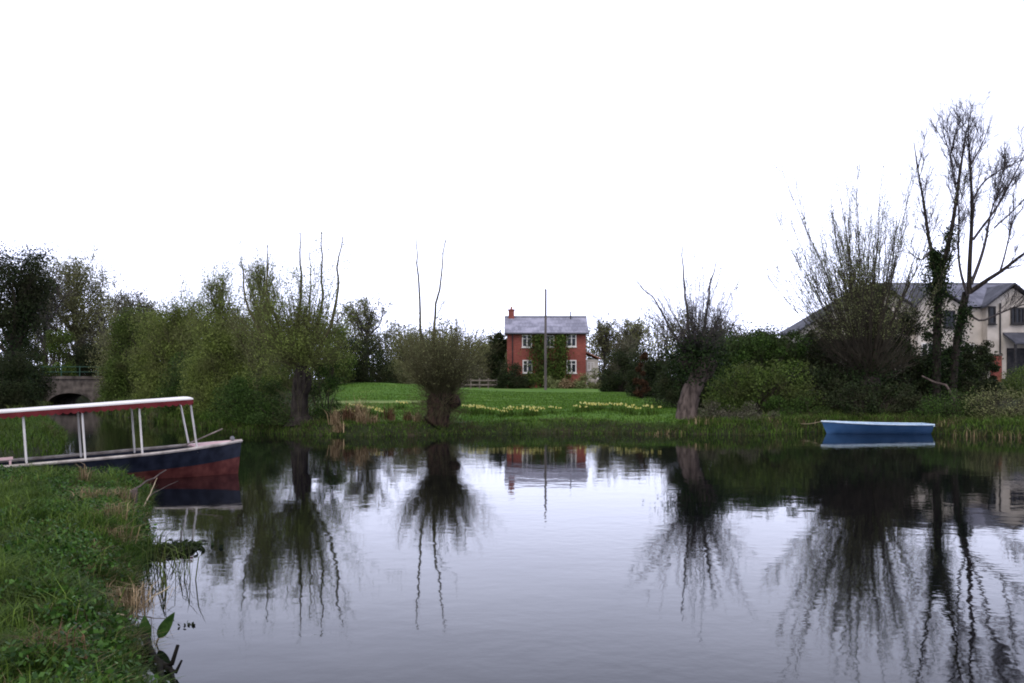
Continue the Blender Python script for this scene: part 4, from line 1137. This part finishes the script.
shrub('holly', 'dark holly under the fanning stems of the big willow', 'bush', 838, 47, 40, 314, 'dark', cover=4, lump=.12, clumps=130, leaf=.09)
tree('cypress', 'dark pointed evergreen rising before the cream house roof', 'tree', 876, 54, 17, 277, 'dark', 22000, trunk_h=.05, n1=34, ang=28, up=.16, leaf=.1)
shrub('laurel', 'dark bank of laurel between the big willow and the ivied twin stems', 'bush', 904, 49, 30, 302, 'dark', cover=4, bare=16, barelen=.2, lump=.12, clumps=110, leaf=.1)
shrub('laurel', 'dark evergreen mass at the foot of the ivied twin stems', 'bush', 938, 46.5, 38, 342, 'dark', cover=4, lump=.12, clumps=130, leaf=.1, boxy=.7)
shrub('photinia', 'dusky red brown bush among the laurels below the cream house gable', 'bush', 968, 47, 26, 336, 'dark', cover=4, lump=.12, clumps=110, leaf=.1, boxy=.7)
shrub('laurel', 'dark laurel at the end of the hedge by the brick pier', 'bush', 984, 50, 14, 350, 'dark', cover=4)
shrub('elder_bush', 'straggly bush under the porch of the cream house', 'bush', 1020, 52, 22, 366, 'midgreen', bare=12, barelen=.3, cover=2)
shrub('bramble', 'brown bramble tangle on the bank beyond the bow of the dinghy', 'bush', 800, 39.5, 30, 396, 'hedge', cover=1.8, bare=40, barelen=.4)
shrub('bramble', 'low bramble behind the dinghy at the foot of the big willow', 'bush', 872, 40.5, 54, 380, 'dark', cover=2.6, bare=22, lump=.12, clumps=110, leaf=.085, boxy=.7)
shrub('bramble', 'olive bramble tangle on the bank past the stern of the dinghy', 'bush', 956, 38, 34, 390, 'hedge', cover=1.8, bare=60, barelen=.4, lump=.14, clumps=90)
shrub('bramble', 'rough bramble tangle under the brick pier', 'bush', 1004, 37, 36, 386, 'olive', cover=1.0, bare=70, barelen=.4, lump=.14, clumps=90)
shrub('bramble', 'low dark bramble at the waterside between the leaning pollard and the dinghy', 'bush', 740, 37.2, 34, 404, 'greybrown', cover=1.4, bare=50, barelen=.5)
shrub('bramble', 'small bramble at the root of the leaning pollard', 'bush', 708, 37.6, 12, 400, 'greybrown', cover=1.6, bare=10)

# far wood behind everything, one mass
b = MB(); n_ = 90000
yy = RNG.uniform(114, 150, n_); pxx = RNG.uniform(-260, 1290, n_); xx = X(pxx, yy)
hh = 6.4 + 2.4 * (1 - ss(300, 380, pxx)) + 1.4 * np.sin(pxx * .021) + 1.0 * np.sin(pxx * .057 + 1) + .8 * np.sin(pxx * .13) + RNG.normal(0, .5, n_)
zz = 1.1 + hh * RNG.random(n_) ** .7
leaf_quads(b, np.stack([xx, yy, zz], 1), .32, .2, 0)
nt_ = 1600; yy = RNG.uniform(114, 146, nt_); pxx = RNG.uniform(-250, 1280, nt_)
hh = 6.6 + 2.4 * (1 - ss(300, 380, pxx)) + 1.4 * np.sin(pxx * .021) + 1.0 * np.sin(pxx * .057 + 1) + RNG.normal(0, .9, nt_)
f = grow(np.stack([X(pxx, yy), yy, np.full(nt_, 1.0)], 1), np.tile([[0, 0, 1.0]], (nt_, 1)), np.maximum(hh, 2), 6, .08)
wood(b, f, taper(nt_, 7, .07, .02), 4, 1)
p, d, _, _ = kids(f, 9000, .4, 1, (35, 12), .2); wood(b, grow(p, d, RNG.uniform(.4, 1.3, 9000), 4, .12), taper(9000, 5, .022, .01), 3, 1)
tag(b.build('far_woodland', [M['olive'], M['twig_grey']]), 'low grey green wood along the skyline beyond the gardens', 'woodland', kind='stuff')

# a telephone wire across the trees behind the bridge
wy = 70.0
wir = MB(); pa = P(-330, 303, wy); pb = P(262, 309, wy)
wir.tube([tuple(pa.lerp(pb, i / 16) - Vector((0, 0, .5 * (1 - (i / 8 - 1) ** 2)))) for i in range(17)], .012, 5)
tag(wir.build('overhead_wire', M['dark_paint']), 'thin dark wire slung across the trees behind the bridge', 'wire')

# ------------------------------------------------------------------ grass and small plants
def scatter(n, x0, x1, y0, y1, cond, invy=False):
    out = []; got = 0
    for _ in range(12):
        m_ = int(n * 2)
        y = np.exp(RNG.uniform(math.log(y0), math.log(y1), m_)) if invy else RNG.uniform(y0, y1, m_)
        x = RNG.uniform(x0, x1, m_)
        k = cond(x, y); x, y = x[k], y[k]
        out.append(np.stack([x, y], 1)); got += len(x)
        if got >= n: break
    o = np.concatenate(out)[:n]
    return np.concatenate([o, gz(o[:, 0], o[:, 1])[:, None] - .01], 1)

dist = lambda x, y: sdist(x, y) + wob(x, y) * .16
# lawn
B = scatter(60000, -14, 9, 36.5, 75, lambda x, y: (lawn_mask(x, y) > RNG.random(len(x))) & (np.abs(y - 56 - x * .25) > 2.6 - 3 * ss(-6, -3, x)), True)
b = MB(); blades(b, B, .10, .028, .4); tag(b.build('lawn_grass', M['lawn_blade']), 'short bright green lawn grass before the cottage', 'grass', kind='stuff')
# the far banks
def fringe(x, y):
    d = dist(x, y); return (d > 0.0) & (d < 1.1 + .5 * np.sin(x * .9) + 6 * ss(9, 13, x)) & (y > 30) & (y < 46)
B = scatter(34000, -16, 21, 31, 46, fringe)
b = MB(); blades(b, B, .26 * (1 - .45 * ss(-9, -6, B[:, 0]) * (1 - ss(5, 7, B[:, 0]))) * (1 + .7 * np.clip(wob(B[:, 0] * 2.1, B[:, 1] * 2.1), -.9, 1)), .024, .45, curl=.8); tag(b.build('bank_grass', M['rough_grass']), 'rough tangled grass along the far bank', 'grass', kind='stuff')
B = scatter(16000, -16, 21, 31, 46, fringe)
b = MB(); blades(b, B, .22 * (1 - .45 * ss(-9, -6, B[:, 0]) * (1 - ss(5, 7, B[:, 0]))), .026, .4, curl=.6); tag(b.build('green_bank_grass', M['lawn_blade']), 'fresh green grass among the rough grass of the far bank', 'grass', kind='stuff')
B = scatter(14000, -20, -10.5, 22, 46, lambda x, y: (dist(x, y) > 0) & (dist(x, y) < 5) & (x < -10))
b = MB(); blades(b, B, .3, .02, .45, curl=.7); tag(b.build('meadow_grass', M['grass']), 'green grass on the strip past the boat stern', 'grass', kind='stuff')
B = scatter(9000, -36, -10, 44, 80, lambda x, y: (dist(x, y) > 0) & (dist(x, y) < 1.6))
b = MB(); blades(b, B, .45, .05, .45, curl=.7); tag(b.build('channel_grass', M['rough_grass']), 'rough grass along the far channel', 'grass', kind='stuff')

# dry tufts on the far bank, one by one
def tuft(name, label, px, Y, n, length, width, m_, spread=.25, group=None, cat='grass tuft', lean=.4, z=None):
    x = X(px, Y); z0 = g1(x, Y) if z is None else z
    a = RNG.normal(0, spread * .5, (n, 2)); B = np.concatenate([a, np.zeros((n, 1))], 1)
    b = MB(); blades(b, B, length, width, lean, curl=.7)
    o = b.build(name, M[m_]); o.location = (x, Y, max(z0, -.05) - .03)
    return tag(o, label, cat, group)
TU = 'dry tufts at the foot of the lawn'
for px, Y, ln, m_, lab in [
        (336, 35.4, .75, 'buff', 'buff dry tuft at the foot of the tall willow, nearest its trunk'), (347, 36.0, .85, 'rust', 'brown dry tuft between two buff tufts near the tall willow'),
        (339, 34.9, .5, 'buff', 'low buff tuft at the waterline under the brown tuft'), (360, 35.8, 1.1, 'buff', 'tallest buff tuft on the bank between the two willows'),
        (363, 35.2, .6, 'buff', 'buff tuft at the waterline below the tallest buff tuft'), (373, 35.3, .45, 'buff', 'small lone buff tuft at the waterline'),
        (390, 36.6, .75, 'rust', 'rounded rust coloured tuft between the willows'), (408, 36.8, .55, 'rust', 'rust brown tuft against the roots of the twig ball pollard'), (418, 36.1, .5, 'buff', 'bleached dry tuft at the roots of the twig ball pollard'), (352, 36.4, .7, 'buff', 'thin pale tuft in front of the first daffodils')]:
    tuft('dry_tuft', lab, px, Y, 80, ln * .9, .026, m_, .2, TU, lean=.35)
for px, Y, ln, lab in [(652, 35.8, .4, 'small dry tuft at the waterline before the leaning pollard'), (672, 36.0, .45, 'pale dry tuft on the bank just short of the leaning pollard'), (704, 36.2, .6, 'thin buff stalks beside the leaning pollard root'), (972, 34.2, .8, 'tall buff stalks on the bank past the dinghy stern'), (1006, 33.4, .75, 'buff stalks low on the bank under the brick pier'), (948, 36.3, .6, 'buff stalks right beside the dinghy stern'), (800, 37.6, .5, 'pale stalks on the bank by the dinghy bow'), (768, 36.6, .45, 'short dry tuft midway between leaning pollard and dinghy')]:
    tuft('dry_tuft', lab, px, Y, 26, ln * .6, .016, 'buff', .5, 'dry tufts further along the far bank', lean=.3)

# daffodil clumps
def lawn_Y(px, py):
    Y = 40.0
    for _ in range(25): Y = .5 * Y + .5 * F * (EYE - g1(X(px, Y), Y) - .16) / (py - HOR)
    return Y
dproto = empty('daffodil_clump', (0, 0, 0), 'x', 'flowers')
b = MB(); a = RNG.normal(0, .14, (70, 2)); blades(b, np.concatenate([a, np.zeros((70, 1))], 1), .26, .018, .25, curl=.3); b.build('leaf', M['grass'], dproto)
b = MB(); k_ = 9; a = np.concatenate([RNG.normal(0, .17, (k_, 2)), RNG.uniform(.2, .33, (k_, 1))], 1)
for c in a:
    ax = unit(np.array([RNG.normal(0, .5), -1, RNG.normal(.1, .3)])); u = unit(np.cross(ax, [0, 0, 1.0])); w_ = np.cross(u, ax)
    for j in range(6):
        th = j * math.pi / 3; dv = u * math.cos(th) + w_ * math.sin(th); pv = np.cross(ax, dv)
        b.quads([c, c + dv * .022 + pv * .016, c + dv * .034, c + dv * .022 - pv * .013], [[0, 1, 2, 3]])
    cup = [c + ax * .002, c + ax * .03]; v, q = tubes(np.array([cup]), np.array([[.012, .02]]), 8); b.quads(v, q)
b.build('flower', M['yellow'], dproto)
rows = [([(338, 414), (346, 413), (352, 409), (358, 408), (364, 410), (371, 412), (378, 413)], 'clump of pale daffodils between the tall willow and the twig ball pollard', 'daffodils between the willows'),
        ([(400, 406), (465, 409)], 'lone daffodil clump close beside the twig ball pollard', 'daffodils beside the pollard'),
        ([(472, 411), (477, 409), (482, 410), (491, 411), (501, 412), (506, 411), (512, 412), (526, 412), (532, 412), (537, 411), (552, 410)], 'clump of daffodils on the lawn in line with the cottage and its pole', 'daffodils in front of the cottage'),
        ([(577, 409), (583, 407), (588, 408), (595, 407), (601, 407), (613, 408), (622, 409), (631, 411), (648, 411)], 'clump of daffodils on the lawn between the cottage pole and the leaning pollard', 'daffodils near the leaning pollard')]
first = True
for pts, lab, grp in rows:
    for px, py in pts:
        if first: o = dproto; first = False
        else:
            o = dproto.copy(); COL.objects.link(o)
            for c in dproto.children:
                e = c.copy(); COL.objects.link(e); e.parent = o
        Y = lawn_Y(px, py); o.location = (X(px, Y), Y, g1(X(px, Y), Y) - .02); o.rotation_euler = (0, 0, RNG.uniform(-.6, .6)); o.scale = (RNG.uniform(.8, 1.3),) * 3
        o['label'] = lab; o['group'] = grp

# ------------------------------------------------------------------ the bank in front of the camera
land = lambda x, y: (dist(x, y) > .04) & (x < X(235, y)) & (x > X(-60, y))
B = scatter(150000, -10.5, 0, 3.9, 17.6, land, True)
hum = wob(B[:, 0] * 1.9 + 5, B[:, 1] * 1.6)
B = B[RNG.random(len(B)) < .04 + .8 * ss(-.45, .3, hum)]; hum = wob(B[:, 0] * 1.9 + 5, B[:, 1] * 1.6)
b = MB(); blades(b, B, .2 * (1 + .8 * np.clip(hum, -.9, 1)), .0085, .5, curl=.9); near_grass = tag(b.build('near_bank_grass', M['grass']), 'long tousled green grass on the near bank', 'grass', kind='stuff')
B = scatter(3000, -10.5, 0, 3.9, 17.6, land, True)
b = MB(); blades(b, B, .2, .005, .8, curl=.7); tag(b.build('dead_grass', M['buff']), 'dead straw coloured grass among the green of the near bank', 'grass', kind='stuff')
B = scatter(2400, -9, 0, 4.2, 17.3, lambda x, y: (dist(x, y) > -.03) & (dist(x, y) < .42) & (x > -9) & (wob(x * 1.3, y * 1.3) > .05), True)
b = MB(); blades(b, B, .26, .006, .8, curl=.9, main=(1.2, -.3, 0)); tag(b.build('trailing_straw', M['buff']), 'dead straw trailing down the near bank to the water', 'grass', kind='stuff')
B = scatter(3300, -9.5, 0, 3.9, 17.3, lambda x, y: land(x, y) & (wob(x * 1.3 + 3, y * 1.1) > -.05), True)
b = MB(); k = len(B)
for r_ in range(7):
    C = B + np.concatenate([RNG.normal(0, .05, (k, 2)), RNG.uniform(.03, .22, (k, 1))], 1)
    leaf_quads(b, C, .046, .026, droop=.1)
tag(b.build('nettle_cover', M['broad']), 'broad leaved nettles and docks through the near bank grass', 'ground cover', kind='stuff')

# longer tussocks standing out of the bank
T_ = scatter(170, -10, 0, 4.2, 17.0, lambda x, y: land(x, y) & (dist(x, y) > .25), True)
B = np.repeat(T_, 70, 0); B[:, :2] += RNG.normal(0, .07, (len(B), 2))
hgt = np.repeat(RNG.uniform(.6, 1.4, len(T_)), 70)
b = MB(); blades(b, B, .3 * hgt, .0075, .55, curl=.9); tag(b.build('tussock_grass', M['tussock']), 'longer yellow green tussock grass rising through the near bank', 'grass', kind='stuff')
def on_bank(px, py):
    """ground point seen at a pixel of the near bank"""
    Y = 10.0
    for _ in range(40): Y = .5 * Y + .5 * F * (EYE - max(0, g1(X(px, Y), Y))) / (py - HOR)
    return X(px, Y), Y, max(0, g1(X(px, Y), Y))
def near_tuft(label, px, py, n, ln, m_, w=.008, sp_=.2, lean=.7):
    x, Y, z = on_bank(px, py)
    a = RNG.normal(0, sp_ * .5, (n, 2)); b = MB(); blades(b, np.concatenate([a, np.full((n, 1), .06)], 1), ln * 1.35, w, lean * 1.3, curl=1.2)
    o = b.build('straw_tuft', M[m_]); o.location = (x, Y, z - .02)
    tag(o, label, 'grass tuft', 'straw tufts on the near bank')
near_tuft('buff straw tuft on the near bank below the boat hull', 90, 508, 200, .25, 'buff')
near_tuft('flattened straw tuft beside the mooring stake', 114, 506, 200, .22, 'buff')
near_tuft('straw tuft on the bank edge below the mooring stake', 112, 524, 170, .22, 'buff')
near_tuft('thin straw tuft halfway down the bank edge', 116, 548, 150, .22, 'buff')
near_tuft('orange dead tuft low in the corner of the near bank', 48, 672, 150, .2, 'rust', .007)
near_tuft('bright orange dead leaf tuft against the red hull', 86, 492, 40, .4, 'buff', .012, .08, .2)
near_tuft('straw tuft overhanging the water by the long pale stalks', 128, 618, 180, .26, 'buff', .007)

def stalk(label, pts, r, m_='buff', group='dead stalks on the near bank'):
    """a dead stalk through points (px, py, Y, height above the ground or water)"""
    q = []
    for px, py, Y in pts: q.append(np.array(P(px, py, Y)))
    o0 = q[0].copy(); q = np.array([a - o0 for a in q])
    s = np.linspace(0, len(q) - 1, 9); q = np.stack([np.interp(s, np.arange(len(q)), q[:, i]) for i in range(3)], 1)
    q[1:-1] += RNG.normal(0, r * .6, (7, 3))
    b = MB(); b.tube(q, np.linspace(r, r * .45, 9), 6)
    o = b.build('dead_stalk', M[m_]); o.location = o0
    return tag(o, label, 'stalk', group)
M['straw'] = roughmat('straw_stalk', (0.26, 0.2, 0.12), (0.44, 0.36, 0.24), 6)
M['dead_wood'] = roughmat('dead_wood', (0.05, 0.04, 0.035), (0.13, 0.1, 0.085), 6)
def bankY(px, py): return on_bank(px, py)[1]
stalk('longest pale stalk leaning out over the water from the near bank', [(104, 650, bankY(100, 652)), (125, 618, 8.2), (150, 598, 8.5), (170, 586, 8.7)], .010, 'straw')
stalk('short pale stalk leaning beside the longest stalk', [(128, 612, bankY(120, 625)), (138, 596, 8.6), (143, 582, 8.7)], .010, 'straw')
stalk('pale stalk lying level across the grass', [(78, 613, bankY(78, 617)), (100, 613, bankY(78, 617)), (124, 615, bankY(78, 617))], .008, 'straw')
stalk('forked looking pale stalk low on the near bank', [(76, 676, bankY(76, 682)), (84, 660, 6.2), (106, 648, 6.3)], .006, 'straw')
stalk('thin grey stalk beside the forked looking stalk', [(70, 672, bankY(70, 678)), (76, 660, 6.2), (82, 651, 6.2)], .005, 'straw')
stalk('stubby pale stalk standing in the middle of the grass', [(78, 526, bankY(78, 528)), (84, 515, 13.0)], .016, 'straw')
stalk('short straw stalk lying in the grass above the forked stalk', [(38, 596, bankY(38, 600)), (62, 593, bankY(38, 600))], .008, 'straw')
stalk('pale straw fragment near the frame edge in the grass', [(16, 587, bankY(16, 590)), (34, 585, bankY(16, 590))], .009, 'straw')
stalk('brown dead branch slanting up across the red hull', [(127, 508, 14.0), (129, 493, 14.2), (150, 480, 15.0), (166, 470, 15.8)], .018, 'dead_wood')
stalk('thin pale branch crossing the hull by the mooring stake', [(143, 508, 14.4), (150, 494, 14.6), (157, 478, 14.9)], .011, 'straw')
stalk('thin arching brown branch low over the water by the boat', [(140, 508, 14.4), (152, 494, 14.8), (166, 486, 15.2), (178, 481, 15.8)], .008, 'dead_wood')
# long green grass hanging over the edge
B = scatter(5200, -9, 0, 4.0, 17.3, lambda x, y: (dist(x, y) > -.02) & (dist(x, y) < .3) & (x > -9), True)
b = MB(); blades(b, B, .24, .008, .8, curl=1.1, main=(1.0, -.2, 0)); tag(b.build('overhanging_grass', M['grass']), 'long green grass hanging over the near water edge', 'grass', kind='stuff')
# mooring stake
sx_, sy_ = X(133, 13.9), 13.9
st_ = MB(); st_.tube([(0, 0, -.5), (.01, 0, .1), (.02, .01, .42)], [.05, .048, .042], 9); so = st_.build('mooring_stake', M['dead_wood']); so.location = (sx_, sy_, 0.0)
tag(so, 'weathered wooden mooring stake at the bank corner below the boat', 'stake')
# iris leaves standing in the shallows
def iris(label, px, Y, n, ln, w=.012):
    x = X(px, Y); a = RNG.normal(0, .13, (n, 2)); b = MB(); blades(b, np.concatenate([a, np.zeros((n, 1))], 1), ln, w, .45, curl=.9, main=(.5, -.2, 0))
    o = b.build('water_iris', M['rough_grass']); o.location = (x, Y, -.04); tag(o, label, 'water plant', 'iris leaves in the shallows')
iris('sparse iris leaves in the water just below the floating weed', 166, 10.6, 26, .5)
iris('iris leaves in the shallows against the bank beside the floating weed', 152, 10.9, 30, .45)
iris('drooping iris leaves midway between floating weed and broad dock leaves', 174, 9.8, 24, .5)
iris('thin iris leaves at the bank foot above the broad dock leaves', 158, 9.2, 20, .42)
# floating weed
b = MB(); fw = 380; C = np.stack([RNG.normal(0, .13, fw), RNG.normal(0, .22, fw), RNG.uniform(.0, .045, fw)], 1)
leaf_quads(b, C, .09, .04); fo = b.build('floating_weed', M['dark']); fo.location = (X(176, 11.4), 11.4, 0.004); tag(fo, 'dark mat of floating weed beside the near bank', 'water weed', kind='stuff')
# dock with broad leaves
M['dock'] = roughmat('dock_leaf', (0.018, 0.045, 0.010), (0.05, 0.10, 0.022), 22, rough=.6)
dx, dy_, dz_ = X(150, 7.35), 7.35, -.02
dk = empty('water_dock', (dx, dy_, dz_), 'water dock with two broad green leaves at the bank foot', 'water plant')
def big_leaf(b, base, tip, w, fold=.25):
    base, tip = np.array(base, float), np.array(tip, float); ax = tip - base; sd = unit(np.cross(ax, [0.2, -1, .3])); nrm = unit(np.cross(sd, ax))
    k = 9; t = np.linspace(0, 1, k); ww = w * np.sin(np.pi * t ** .75) ** .8; mid = base + ax * t[:, None] + nrm * (.12 * w * np.sin(np.pi * t))[:, None]
    L_ = mid + sd * ww[:, None] + nrm * (fold * ww)[:, None]; R_ = mid - sd * ww[:, None] + nrm * (fold * ww)[:, None]
    v = np.concatenate([L_, mid, R_]); i = np.arange(k - 1)
    b.quads(v, np.concatenate([np.stack([i, i + 1, k + i + 1, k + i], 1), np.stack([k + i, k + i + 1, 2 * k + i + 1, 2 * k + i], 1)]))
for bs_, tp_, w_ in [((.06, 0, .06), (.19, -.02, .26), .042), ((-.02, -.02, .05), (-.03, -.03, .24), .045), ((0, .04, .02), (-.14, 0, .16), .03)]:
    b = MB(); big_leaf(b, bs_, tp_, w_); b.build('leaf', M['dock'], dk, True)
b = MB()
for e in ((.06, 0, .06), (-.02, -.02, .05), (0, .04, .02)): b.tube([(0, 0, -.12), e], .006, 6)
b.build('stem', M['rust'], dk)
# dark root in the shallows
rt = MB(); M['wet_root'] = roughmat('wet_root', (0.008, 0.008, 0.007), (0.02, 0.018, 0.015), 8, rough=.9, spec=.02)
def rp(px, py, z): Y = F * (EYE - z) / (py - HOR); return np.array([X(px, Y), Y, z])
ro = rp(148, 652, .03)
for pts, r in [([(142, 628, .08), (148, 645, .05), (156, 660, .04), (166, 666, .03), (172, 664, .05), (178, 645, .16)], .03), ([(160, 663, .03), (161, 676, .02), (168, 690, .03)], .028), ([(166, 668, .03), (176, 672, .03), (182, 660, .1)], .018), ([(170, 668, .02), (176, 684, .05)], .015)]:
    q = np.array([rp(*a) - ro for a in pts]); rt.tube(q, np.linspace(r, r * .4, len(q)), 7)
rto = rt.build('sunken_branch', M['wet_root'], None, True); rto.location = ro; tag(rto, 'black forked branch in the shallows at the near bank foot', 'branch')
lf_ = MB(); leaf_quads(lf_, RNG.normal(0, .03, (10, 3)) * [1, 1.5, .2], .05, .025); lo = lf_.build('floating_leaf', M['dark']); lo.location = (X(188, 7.9), 7.9, .008); tag(lo, 'small dark leaf afloat by itself near the dock plant', 'leaf')
# pale fallen branch on the far bank
b = MB(); o0 = P(922, 376, 41); q = [np.array(P(*a, Y)) - np.array(o0) for a, Y in (((922, 376), 41), ((934, 382), 40.6), ((946, 385), 40.2), ((956, 401), 39.6))]
b.tube(q, [.03, .04, .045, .05], 7); bo = b.build('fallen_branch', M['bark_grey']); bo.location = o0; tag(bo, 'pale bent fallen branch on the bank above the dinghy stern', 'branch')

# rope from the dinghy to the bank
rb_ = np.array(P(824, 420.5, 36.25)); re_ = np.array([rb_[0] - .9, 38.2, g1(rb_[0] - .9, 38.2) + .05])
tt = np.linspace(0, 1, 14)[:, None]; rp_ = rb_ + (re_ - rb_) * tt; rp_[:, 2] -= .16 * np.sin(np.pi * tt[:, 0])
b = MB(); b.tube(rp_ - rb_, .012, 6); ro_ = b.build('mooring_rope', M['straw']); ro_.location = rb_; tag(ro_, 'slack mooring rope from the blue dinghy to the bank', 'rope')
